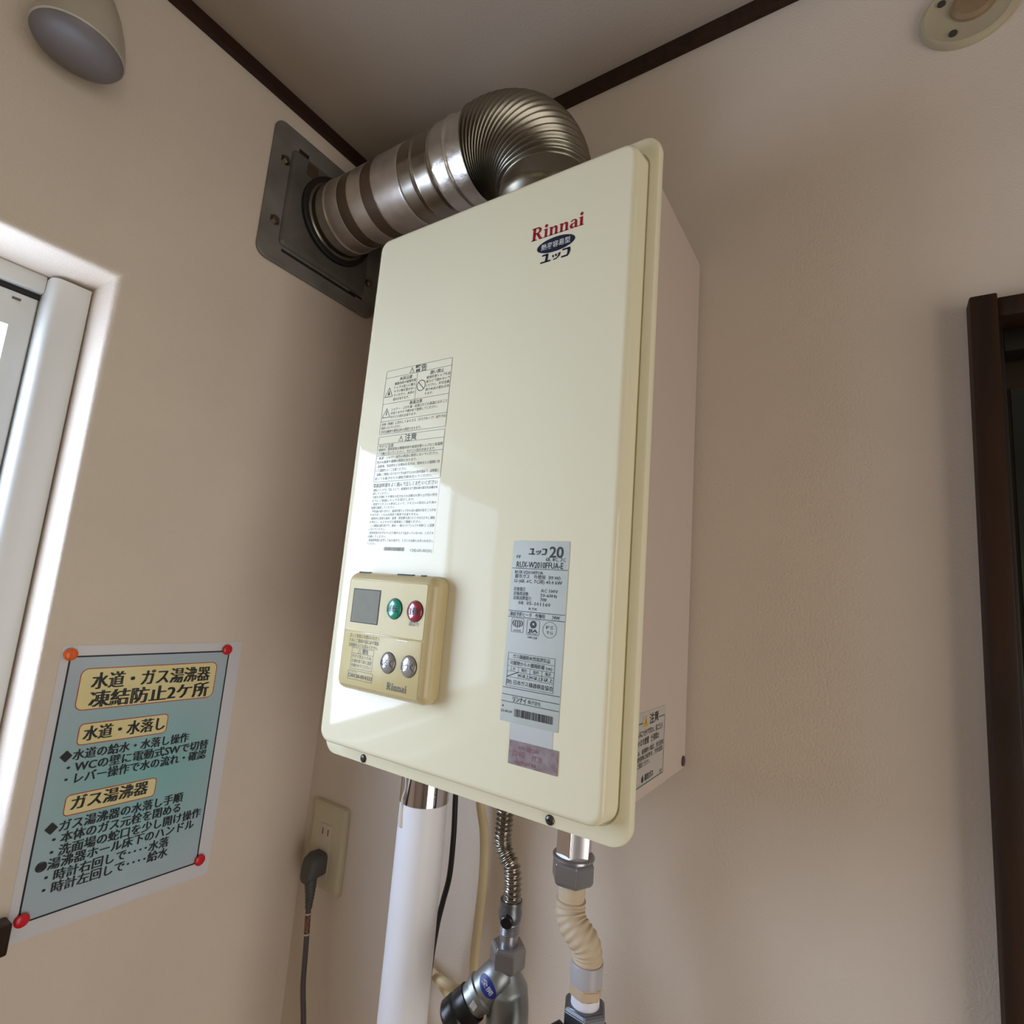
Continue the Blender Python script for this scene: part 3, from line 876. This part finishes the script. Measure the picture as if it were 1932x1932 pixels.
nt_('ガス湯沸器', -0.3270, -0.2485, 1.3975, 0.0170)
for s, a, b, z in (('◆水道の給水・水落し操作', -0.3465, -0.2080, 1.4502), ('・WCの壁に電動式SWで切替', -0.3380, -0.1805, 1.4372), ('・レバー操作で水の流れ・確認', -0.3380, -0.1815, 1.4247),
                   ('◆ガス湯沸器の水落し手順', -0.3475, -0.2030, 1.3756), ('・本体のガス元栓を閉める', -0.3385, -0.2040, 1.3630), ('・洗面場の蛇口を少し開け操作', -0.3385, -0.1760, 1.3500),
                   ('◉湯沸器ホール床下のハンドル', -0.3490, -0.1830, 1.3378), ('・時計右回しで････水落', -0.3390, -0.2120, 1.3248), ('・時計左回しで････給水', -0.3390, -0.2112, 1.3122)):
    nt_(s, a, b, z, 0.0128, 0.034)

def pin(u, v, m, label):
    pr = [(0.0, 0.0034), (0.0012, 0.0034), (0.0016, 0.0060), (0.0026, 0.0068), (0.0040, 0.0066), (0.0050, 0.0054), (0.0056, 0.0030), (0.0058, 0.0001)]
    o = obj('push_pin', lt((0.0007, u, v), (1, 0, 0), pr, 24), m)
    place(o)
    return tag(o, label, 'push pin', 'pins holding the notice')
pin(-0.3560, 1.5618, M_pinorange, 'orange push pin through the upper corner of the notice nearest the window')
pin(-0.1752, 1.5612, M_pinred, 'red push pin through the upper corner of the notice nearest the heater')
pin(-0.1680, 1.2892, M_pinred, 'red push pin through the lower corner of the notice nearest the heater')
pin(-0.3530, 1.2896, M_pinred, 'red push pin through the lower corner of the notice above the brown sill')

# ================================================================== FLUE
PY, PZ = -0.105, 2.258
fw = empty('flue_wall_plate', (0.0, -0.1145, 2.1347), 'square grey metal wall plate around the flue pipe', 'wall plate')
obj('plate', rrstack(leftw, -0.2277, -0.0015, 2.1347, 2.3624, 0.017, [(-0.001, 0.0002), (0, 0.001), (0, 0.0045), (-0.0015, 0.006)], n=8), M_fplate, fw)
obj('raised_panel', rrstack(leftw, -0.197, -0.030, 2.166, 2.329, 0.008, [(0.0, 0.004), (0.0, 0.0075), (-0.003, 0.0115), (-0.006, 0.0125)], n=6), M_fpanel, fw)
for u, v in ((-0.2055, 2.301), (-0.2075, 2.198), (-0.021, 2.301), (-0.021, 2.198)):
    bo = obj('bolt', lt((0.0055, u, v), (1, 0, 0), [(0, 0.0085), (0.0012, 0.0085), (0.0012, 0.0062), (0.0045, 0.0062), (0.006, 0.0048), (0.006, 0.0001)], 6), M_steel_dk, fw, smooth=False)
for (a, b), (c, e) in (((-0.186, 2.331), (-0.168, 2.3375)), ((-0.058, 2.160), (-0.030, 2.164)), ((-0.190, 2.157), (-0.045, 2.1615))):
    obj('slot', bx(0.0055, 0.0066, a, c, b, e, bev=0.0004, seg=1), M_dark, fw)
obj('maker_tag', rrstack(leftw, -0.172, -0.152, 2.300, 2.322, 0.001, [(0, 0.0122), (0, 0.0132)], n=2), M_band, fw, smooth=False)
obj('gasket', lt((0.0122, PY, PZ), (1, 0, 0), [(0, 0.0690), (0.006, 0.0690), (0.008, 0.0670), (0.008, 0.0560), (0, 0.0560)], 56), M_rubber, fw)

fl = empty('flue_pipe', (0.0125, PY, PZ), 'shiny metal flue pipe bending from the heater top to the wall plate', 'pipe')
R0 = 0.0540
obj('straight_pipe', lt((0.010, PY, PZ), (1, 0, 0), [(0, R0), (0.300, R0)], 56), M_steel, fl)
obj('end_collar', lt((0.018, PY, PZ), (1, 0, 0), [(0, 0.0600), (0.0015, 0.0612), (0.003, 0.0600), (0.004, 0.0572), (0.012, 0.0565), (0.012, 0.054)], 56), M_steel_dk, fl)
def band(name, x0, x1, r, m, beads=(), crinkle=0.0, br=0.0016, nseg=56):
    xs = sorted({x0, x0 + 0.0008, x1 - 0.0008, x1} | {x0 + (x1 - x0) * k / 14 for k in range(1, 14)} | {b + t * 0.0012 for b in beads for t in (-3, -2, -1, 0, 1, 2, 3)})
    pr = [(x0, R0 - 0.0004)]
    for x in xs:
        rr_ = r + sum(br * math.exp(-((x - b) / 0.0017) ** 2) for b in beads)
        if x in (x0, x1):
            rr_ -= 0.0006
        pr.append((x, rr_))
    pr.append((x1, R0 - 0.0004))
    bmb = lt((0, PY, PZ), (1, 0, 0), pr, nseg)
    if crinkle:
        rnd = random.Random(3)
        ax = Vector((0, PY, PZ))
        for v in bmb.verts:
            q = Vector((0, v.co.y - PY, v.co.z - PZ))
            v.co += q.normalized() * rnd.uniform(-crinkle, crinkle)
    return obj(name, bmb, m, fl)
band('foil_band', 0.0290, 0.0780, 0.0562, M_foil_s, beads=(0.048,))
band('dark_band', 0.0780, 0.1000, 0.0558, M_band)  # dark brown band around the pipe
band('printed_band', 0.1000, 0.1300, 0.0562, M_foil_s)
band('dark_band', 0.1300, 0.1530, 0.0558, M_band)
band('foil_band', 0.1530, 0.2060, 0.0570, M_foil_s, crinkle=0.00015)
band('steel_sleeve', 0.2060, 0.2650, 0.0560, M_steel, beads=(0.231, 0.262), br=0.0018)
band('foil_tape', 0.2660, 0.3200, 0.0578, M_foil, beads=(0.292,), crinkle=0.00035, br=0.002)
# corrugated elbow
XE, RB = 0.318, 0.104
def elbow():
    bm = bmesh.new()
    N = 19; per = 12
    loops = []
    n = 56
    for i in range(N * per + 1):
        t = i / (N * per)
        th = t * math.radians(84)
        c = Vector((XE + RB * math.sin(th), PY, PZ - RB + RB * math.cos(th)))
        n1 = Vector((math.sin(th), 0, math.cos(th)))
        n2 = Vector((0, 1, 0))
        ph = (i % per) / per
        swell = 0.0045 * math.sin(PI * min(1, t * 1.15)) 
        r = 0.0560 + swell + 0.0052 * (0.5 - 0.5 * math.cos(2 * PI * ph)) ** 1.3
        loops.append([c + (n1 * math.cos(2 * PI * k / n) + n2 * math.sin(2 * PI * k / n)) * r for k in range(n)])
    th = math.radians(90)
    for dz in (0.004, 0.018, 0.0185, PZ - RB - 2.0795):
        r = 0.0575 if dz < 0.0182 else 0.0560
        c = Vector((XE + RB, PY, PZ - RB - dz))
        loops.append([c + (Vector((1, 0, 0)) * math.cos(2 * PI * k / n) + Vector((0, 1, 0)) * math.sin(2 * PI * k / n)) * r for k in range(n)])
    loft(bm, loops)
    return obj('corrugated_elbow', bm, M_elbow, fl, angle=75)
elbow()

# ================================================================== PIPES BELOW
wp = empty('white_pipe', (0.3125, -0.092, 0.0), 'thick white vertical pipe with a chrome collar under the heater', 'pipe')
obj('tube', lt((0.3125, -0.092, 0.0), (0, 0, 1), [(0, 0.0275), (1.4300, 0.0275), (1.4300, 0.025)], 48), M_pipe, wp)
obj('chrome_collar', lt((0.3125, -0.092, 1.4235), (0, 0, 1), [(0, 0.0278), (0.0006, 0.0284), (0.0735, 0.0284)], 48), M_chrome, wp)
obj('sealant_drip', tube(bmesh.new(), [(0.3085, -0.1212, 1.474), (0.3070, -0.1210, 1.456), (0.3080, -0.1211, 1.442), (0.3045, -0.1205, 1.430), (0.3035, -0.1185, 1.418), (0.3040, -0.1186, 1.404), (0.3042, -0.1187, 1.400)],
                         lambda s: 0.0010 + 0.0022 * max(0, (s - 0.045) / 0.03), 10, subdiv=4), M_seal, wp)

c1 = obj('black_cable', tube(bmesh.new(), [(0.316, -0.040, 1.497), (0.318, -0.040, 1.45), (0.3185, -0.04, 1.4167), (0.3209, -0.04, 1.3747), (0.3203, -0.04, 1.3281), (0.3136, -0.04, 1.2955), (0.3079, -0.04, 1.2647), (0.300, -0.036, 1.20), (0.297, -0.032, 1.05), (0.297, -0.03, 0.9), (0.297, -0.03, 0.0)], 0.0034, 12, subdiv=6), M_blackcable)
tag(place(c1), 'black cable hanging behind the white pipe', 'cable')
c2 = obj('beige_cable', tube(bmesh.new(), [(0.352, -0.045, 1.4965), (0.3545, -0.042, 1.445), (0.3566, -0.04, 1.4176), (0.3655, -0.04, 1.3869), (0.3689, -0.04, 1.3476), (0.368, -0.04, 1.3077), (0.3662, -0.04, 1.2681), (0.3664, -0.04, 1.2370), (0.366, -0.042, 1.2110), (0.352, -0.044, 1.1890),
     (0.3206, -0.046, 1.1610), (0.285, -0.046, 1.1420), (0.255, -0.036, 1.1600), (0.258, -0.026, 1.1900), (0.280, -0.025, 1.2060), (0.3067, -0.026, 1.2040), (0.340, -0.027, 1.2050), (0.3719, -0.026, 1.2100), (0.400, -0.026, 1.2100)], 0.0052, 14, subdiv=8), M_beigecable)
tag(place(c2), 'thin beige cable looping down between the white pipe and the steel hose', 'cable')
c3 = obj('beige_cable', tube(bmesh.new(), [(0.262, -0.016, 1.2080), (0.290, -0.016, 1.1990), (0.3079, -0.016, 1.1900), (0.328, -0.016, 1.1780), (0.352, -0.016, 1.1640), (0.385, -0.016, 1.1560), (0.43, -0.015, 1.12), (0.45, -0.012, 0.9), (0.45, -0.012, 0.0)], 0.0048, 14, subdiv=6), M_beigecable)
tag(place(c3), 'beige cable slanting down behind the looped cable beside the white pipe', 'cable')

def ridged(base, amp, pitch, s0=0.0, s1=9.9):
    def f(s):
        if s < s0 or s > s1:
            return base
        return base + amp * (0.5 - 0.5 * math.cos(2 * PI * s / pitch))
    return f
def smooth_path(pts, n):
    P = [Vector(p) for p in pts]
    Q = []
    for i in range(len(P) - 1):
        p0 = P[max(i - 1, 0)]; p1 = P[i]; p2 = P[i + 1]; p3 = P[min(i + 2, len(P) - 1)]
        for k in range(n):
            t = k / n
            Q.append(0.5 * ((2 * p1) + (p2 - p0) * t + (2 * p0 - 5 * p1 + 4 * p2 - p3) * t * t + (3 * p1 - p0 - 3 * p2 + p3) * t ** 3))
    Q.append(P[-1])
    return Q

# ---- steel water hose with its valve
sh = empty('water_hose', (0.446, -0.1, 1.30), 'flexible ribbed steel water hose with chrome fittings below the heater', 'hose')
pth = smooth_path([(0.4285, -0.1, 1.500), (0.4292, -0.1, 1.462), (0.4300, -0.1, 1.4380), (0.4296, -0.1, 1.4200), (0.4310, -0.1, 1.4105), (0.4372, -0.1, 1.4020), (0.4428, -0.1, 1.3950), (0.4450, -0.1, 1.3840), (0.4459, -0.1, 1.3665), (0.4455, -0.1, 1.3560)], 30)
obj('ribbed_tube', tube(bmesh.new(), pth, ridged(0.0074, 0.0019, 0.0047), 20), M_steel, sh)
hexprof = lambda h, r: [(0, r * 0.88), (h * 0.14, r), (h * 0.86, r), (h, r * 0.88)]
def hexnut(name, c, h, r, m, par, rot=0.0, n=6):
    bm = bmesh.new()
    L = []
    for d, rr_ in hexprof(h, r):
        L.append([Vector((c[0] + rr_ * math.cos(rot + 2 * PI * k / n), c[1] + rr_ * math.sin(rot + 2 * PI * k / n), c[2] + d)) for k in range(n)])
    loft(bm, L)
    bmesh.ops.recalc_face_normals(bm, faces=bm.faces[:])
    bmesh.ops.bevel(bm, geom=bm.edges[:], offset=0.0007, segments=2, affect='EDGES')
    return obj(name, bm, m, par, angle=25)
hexnut('top_nut', (0.4285, -0.1, 1.478), 0.016, 0.0125, M_chrome_d, sh)
obj('hose_collar', lt((0.4452, -0.1, 1.3450), (0, 0, 1), [(0, 0.0095), (0.003, 0.0112), (0.010, 0.0118), (0.0155, 0.0105), (0.018, 0.0112), (0.0205, 0.0110), (0.0205, 0.0088)], 32), M_gunmetal, sh)
obj('bleed_plug', lt((0.4475, -0.1085, 1.3510), (0.35, -0.9, -0.1), [(0, 0.0062), (0.005, 0.0062), (0.006, 0.0052), (0.006, 0.001)], 20), M_blackplastic, sh)
thr = [(0, 0.0092)]
for k in range(6):
    thr += [(0.0140 + k * 0.0018, 0.0092), (0.0149 + k * 0.0018, 0.0101)]
thr += [(0.0250, 0.0096)]
obj('threaded_stub', lt((0.4456, -0.1, 1.3215), (0, 0, 1), thr, 28), M_chrome_d, sh)
hexnut('union_nut', (0.4457, -0.1, 1.3050), 0.0215, 0.0182, M_chrome_d, sh, rot=0.35)

va = empty('water_valve', (0.446, -0.1, 1.24), 'nickel angle valve with a blue oval sticker under the ribbed steel hose', 'valve')
obj('body', tube(bmesh.new(), [(0.4460, -0.1, 1.3060), (0.4465, -0.1, 1.2960), (0.4480, -0.1, 1.2830), (0.4500, -0.1, 1.2700), (0.4500, -0.1, 1.2450), (0.4500, -0.1, 1.2200)],
                 lambda s: 0.0110 + 0.0095 * min(1, s / 0.018), 28, subdiv=5), M_valve, va)
bdir = Vector((-0.0285, -0.018, -0.034)).normalized()
b0 = Vector((0.4430, -0.105, 1.3000))
obj('branch', lt(b0, bdir, [(-0.012, 0.006), (-0.006, 0.0135), (0.004, 0.0165), (0.022, 0.0165), (0.0235, 0.0180), (0.028, 0.0180), (0.029, 0.0155), (0.038, 0.0155)], 32), M_valve, va)
def sticker():
    bm = bmesh.new()
    a = bdir
    up = Vector((0.757, -0.622, 1.66)) - (b0 + a * 0.012)
    n = (up - a * up.dot(a)).normalized()
    sd = a.cross(n).normalized()
    G = 12
    grid = []
    for ring in range(5):
        q = ring / 4
        row = []
        for k in range(28):
            t = 2 * PI * k / 28
            ua = 0.0062 * q * math.cos(t); us = 0.0118 * q * math.sin(t)
            ang = us / 0.0168
            p = b0 + a * (0.0115 + ua) + n * (0.0169 * math.cos(ang)) + sd * (0.0169 * math.sin(ang))
            row.append(p)
        grid.append(row)
    loft(bm, grid[1:], True, False)
    o = obj('sticker', bm, M_blue, va)
    bm2 = bmesh.new()
    def onst(u, v, d):
        ang = -u / 0.0168
        p = b0 + a * (0.0115 - v) + n * (0.0172 * math.cos(ang)) + sd * (0.0172 * math.sin(ang))
        return p
    text(bm2, onst, '全開', -0.0070, 0.0070, 0.0, 0.0052, 0, 0, 0.0, res=1)
    return o, bm2
st, STB = sticker()
obj('handle', lt(b0 + bdir * 0.036, bdir, [(0, 0.0125), (0.001, 0.0172), (0.012, 0.0180), (0.014, 0.0168), (0.016, 0.0182), (0.026, 0.0182), (0.029, 0.0160), (0.029, 0.0085), (0.027, 0.0085), (0.027, 0.001)], 24), M_blackplastic, va)
obj('handle_badge', lt(b0 + bdir * 0.040 + Vector((0.0118, -0.0118, 0.0085)), (0.62, -0.62, 0.45), [(0, 0.0042), (0.0016, 0.0040), (0.0018, 0.0001)], 4), M_collar, va, smooth=False)
def lobed():
    bm = bmesh.new()
    o = Vector((0.4600, -0.112, 1.2560)); ax = Vector((0.55, -0.75, -0.15)).normalized()
    u = (Vector((0, 0, 1)) - ax * ax.z).normalized(); w_ = ax.cross(u)
    L = []
    for d, s in ((0, 0.75), (0.0015, 1), (0.006, 1), (0.0075, 0.75)):
        L.append([o + ax * d + (u * math.cos(2 * PI * k / 40) + w_ * math.sin(2 * PI * k / 40)) * s * (0.0100 + 0.0045 * math.cos(2 * PI * k * 6 / 40)) for k in range(40)])
    loft(bm, L)
    return obj('drain_knob', bm, M_valve, va, angle=50)
lobed()

# ---- gas hose with its fittings
gh = empty('gas_hose', (0.52, -0.1, 1.31), 'tan rubber covered gas hose with a chrome hex joint', 'hose')
cg = (0.5108, -0.1)
bm = bmesh.new()
rot = 0.789
L = []
for z in (1.4255, 1.4265, 1.4990):
    L.append([Vector((cg[0] + 0.0178 * math.cos(rot + PI / 3 * k), cg[1] + 0.0178 * math.sin(rot + PI / 3 * k), z)) for k in range(6)])
loft(bm, L)
bmesh.ops.recalc_face_normals(bm, faces=bm.faces[:])
bmesh.ops.bevel(bm, geom=bm.edges[:], offset=0.0006, segments=2, affect='EDGES')
obj('hex_joint', bm, M_chrome, gh, angle=25)
obj('joint_flange', lt((cg[0], cg[1], 1.4235), (0, 0, 1), [(0, 0.0185), (0.0015, 0.0200), (0.0035, 0.0200), (0.0050, 0.0182), (0.0050, 0.015)], 36), M_chrome_d, gh)
hexnut('swivel_nut', (cg[0], cg[1], 1.4030), 0.0215, 0.0208, M_chrome_d, gh, rot=0.1)
gp = smooth_path([(0.5110, -0.1, 1.4100), (0.5111, -0.1, 1.3980), (0.5107, -0.1, 1.3860), (0.5118, -0.102, 1.3770), (0.5165, -0.104, 1.3700), (0.5228, -0.104, 1.3640), (0.5280, -0.102, 1.3575), (0.5300, -0.1, 1.3480), (0.5302, -0.1, 1.3300)], 24)
def hose_r(s):
    r = 0.0124
    if 0.005 < s < 0.018:
        r = 0.0126
    if s > 0.022:
        r = 0.0132 + 0.0010 * (0.5 - 0.5 * math.cos(2 * PI * s / 0.0050))
    return r
obj('hose_tube', tube(bmesh.new(), gp, hose_r, 28), M_hose, gh)
obj('hose_collar', lt((0.5304, -0.1, 1.3260), (0, 0, 1), [(0, 0.0146), (0.016, 0.0148), (0.017, 0.0142), (0.017, 0.0130)], 32), M_collar, gh)
hexnut('tan_nut', (0.5305, -0.1, 1.3158), 0.0105, 0.0156, M_hosenut, gh, rot=0.75)
obj('seal_tape', lt((0.5305, -0.1, 1.3020), (0, 0, 1), [(0, 0.0128), (0.005, 0.0130), (0.014, 0.0127)], 32), M_ptfe, gh)

gv = empty('gas_valve', (0.5305, -0.1, 1.23), 'dark grey gas valve with a black handle under the tan hose', 'valve')
hexnut('hex_body', (0.5305, -0.1, 1.2865), 0.0220, 0.0205, M_gunmetal, gv, rot=0.95)
obj('front_plug', bx(0.5240, 0.5385, -0.1245, -0.110, 1.2800, 1.2950, bev=0.001), M_blackplastic, gv)
obj('lower_body', lt((0.5330, -0.1, 1.2200), (0, 0, 1), [(0, 0.0150), (0.030, 0.0160), (0.052, 0.0205), (0.066, 0.0210), (0.0715, 0.0190)], 32), M_gunmetal, gv)
def paddle():
    bm = bmesh.new()
    P = [(0.5225, -0.122, 1.2950), (0.5155, -0.128, 1.2860), (0.5060, -0.134, 1.2710), (0.4960, -0.140, 1.2510), (0.488, -0.145, 1.225)]
    return obj('handle', tube(bm, P, lambda s: 0.0085 + 0.0065 * math.sin(min(PI / 2, s * 40)), 20, subdiv=6), M_blackplastic, gv)
paddle()

# ================================================================== OUTLET AND PLUG
ot = empty('wall_outlet', (0.058, 0.0, 1.2137), 'ivory two-socket wall outlet with a rounded plate by the corner', 'outlet')
obj('cover_plate', rrstack(rightw, 0.0205, 0.0968, 1.2137, 1.3337, 0.006, [(0, 0.0001), (0, 0.0035), (-0.0015, 0.0062), (-0.0050, 0.0078), (-0.0075, 0.0080)], n=6), M_outlet, ot)
ins = obj('socket_insert', rrstack(rightw, 0.0435, 0.0705, 1.2300, 1.3045, 0.0006, [(0, 0.0075), (0, 0.0088), (-0.0005, 0.0091)], n=2), M_socket, ot)
for u in (0.0512, 0.0632):
    obj('socket_slot', bx(u - 0.0006, u + 0.0006, -0.0096, -0.0085, 1.2900, 1.2985), M_dark, ins, smooth=False)

pc = empty('power_cord', (0.060, -0.02, 1.05), 'dark grey plug and cord in the lower socket of the ivory outlet', 'power cord')
bm = bmesh.new()
L = []
for d, w0, h0, h1 in ((0.0092, 0.0125, 1.2385, 1.2660), (0.0100, 0.0138, 1.2370, 1.2680), (0.0230, 0.0142, 1.2360, 1.2685), (0.0330, 0.0118, 1.2330, 1.2650), (0.0375, 0.0085, 1.2320, 1.2590)):
    L.append([rightw(u, v, d) for u, v in rr(0.0560 - w0, 0.0560 + w0, h0, h1, 0.0075, 6)])
loft(bm, L)
obj('plug', bm, M_plug, pc, angle=50)
nk = [(0.0575, -0.0270, 1.2420), (0.0600, -0.0275, 1.2310), (0.0620, -0.0280, 1.2180), (0.0632, -0.0285, 1.2060), (0.0640, -0.0290, 1.1990)]
obj('strain_relief', tube(bmesh.new(), nk, lambda s: 0.0098 - 0.0048 * min(1, s / 0.040) + 0.0003 * math.cos(s * 2 * PI / 0.0045), 20, subdiv=10), M_plug, pc)
cp = [(0.0637, -0.0289, 1.2010), (0.0655, -0.0295, 1.1870), (0.0690, -0.0300, 1.1600), (0.0715, -0.0300, 1.1300), (0.0745, -0.0300, 1.1000), (0.0860, -0.0300, 1.0500), (0.098, -0.030, 0.95), (0.100, -0.030, 0.6), (0.100, -0.030, 0.02)]
obj('cord', tube(bmesh.new(), cp, 0.0037, 12, subdiv=8), M_cord, pc)
for z0, z1, m, nme, rad in ((1.1930, 1.1912, M_socket, 'tag_ring', 0.0043), (1.1905, 1.1690, M_tag, 'printed_tag', 0.0040), (1.1680, 1.1660, M_socket, 'tag_ring', 0.0043)):
    def cx_(z):
        for a, b in zip(cp, cp[1:]):
            if b[2] <= z <= a[2]:
                t = (a[2] - z) / (a[2] - b[2])
                return (a[0] + (b[0] - a[0]) * t, a[1] + (b[1] - a[1]) * t, z)
    obj(nme, tube(bmesh.new(), [cx_(z0 + (z1 - z0) * k / 4) for k in range(5)], rad, 14), m, pc)

# ================================================================== WALL LAMP AND ROSETTE
LX, LY, LZ = 0.058, -0.476, 2.202
wlp = empty('wall_lamp', (0.0, LY, LZ), 'pale wall lamp with a dull grey underside above the window', 'lamp')
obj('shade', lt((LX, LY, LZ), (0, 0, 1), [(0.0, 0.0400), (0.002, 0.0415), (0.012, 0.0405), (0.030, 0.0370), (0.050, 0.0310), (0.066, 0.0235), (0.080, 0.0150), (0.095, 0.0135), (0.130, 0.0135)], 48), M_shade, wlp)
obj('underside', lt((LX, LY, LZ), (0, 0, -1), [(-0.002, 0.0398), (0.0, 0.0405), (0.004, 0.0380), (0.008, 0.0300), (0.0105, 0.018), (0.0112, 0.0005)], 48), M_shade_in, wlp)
obj('bracket', bx(0.0, 0.050, LY - 0.030, LY - 0.012, LZ + 0.030, LZ + 0.060, bev=0.004), M_bracket, wlp)
obj('wall_mount', lt((0.0, LY, LZ + 0.12), (1, 0, 0), [(0, 0.030), (0.008, 0.030), (0.012, 0.026), (0.050, 0.014), (0.060, 0.013)], 32), M_shade, wlp)

ro = empty('ceiling_rosette', (0.8465, 0.0, 2.243), 'cream round fixing plate with dark screws high on the wall over the doorway', 'wall plate')
RC = (0.8430, 0.0, 2.2830)
obj('disc', lt(RC, (0, -1, 0), [(0.0, 0.0390), (0.003, 0.0390), (0.0060, 0.0375), (0.0068, 0.0350), (0.0060, 0.0325), (0.0060, 0.0001)], 48), M_rose_pl, ro)
obj('centre_boss', lt((RC[0] + 0.004, -0.006, RC[2] + 0.002), (0, -1, 0), [(0, 0.0180), (0.0025, 0.0175), (0.005, 0.0140), (0.005, 0.0001)], 32), M_rose_in, ro)
for du, dv in ((-0.0200, 0.0165), (-0.0120, -0.0235), (0.0205, 0.0010)):
    obj('screw', lt((RC[0] + du, -0.0060, RC[2] + dv), (0, -1, 0), [(0, 0.0036), (0.0015, 0.0034), (0.002, 0.002), (0.0018, 0.0001)], 16), M_screw, ro)

# ================================================================== print everything
flush_text()
ink_obj('badge', BADGE, [M_navy, M_white_ink], cover)
ink_obj('lettering', WL, M_grey_ink, wl)
ink_obj('lettering', RP, M_ink, rp)
ink_obj('lettering', SEAL, M_seal_ink, tp)
ink_obj('lettering', SIDE, [M_ink, M_green_ink, M_yellow_ink, M_sideplate], sl)
for b, q in BT:
    ink_obj('lettering', q, M_ink, b)
ink_obj('lettering', FL, M_ink, flap)
ink_obj('lettering', FP, M_ink, fp)
ink_obj('lettering', SG, [M_ink, M_border, M_cream, M_redline], lam)
ink_obj('lettering', STB, M_white_ink, st)
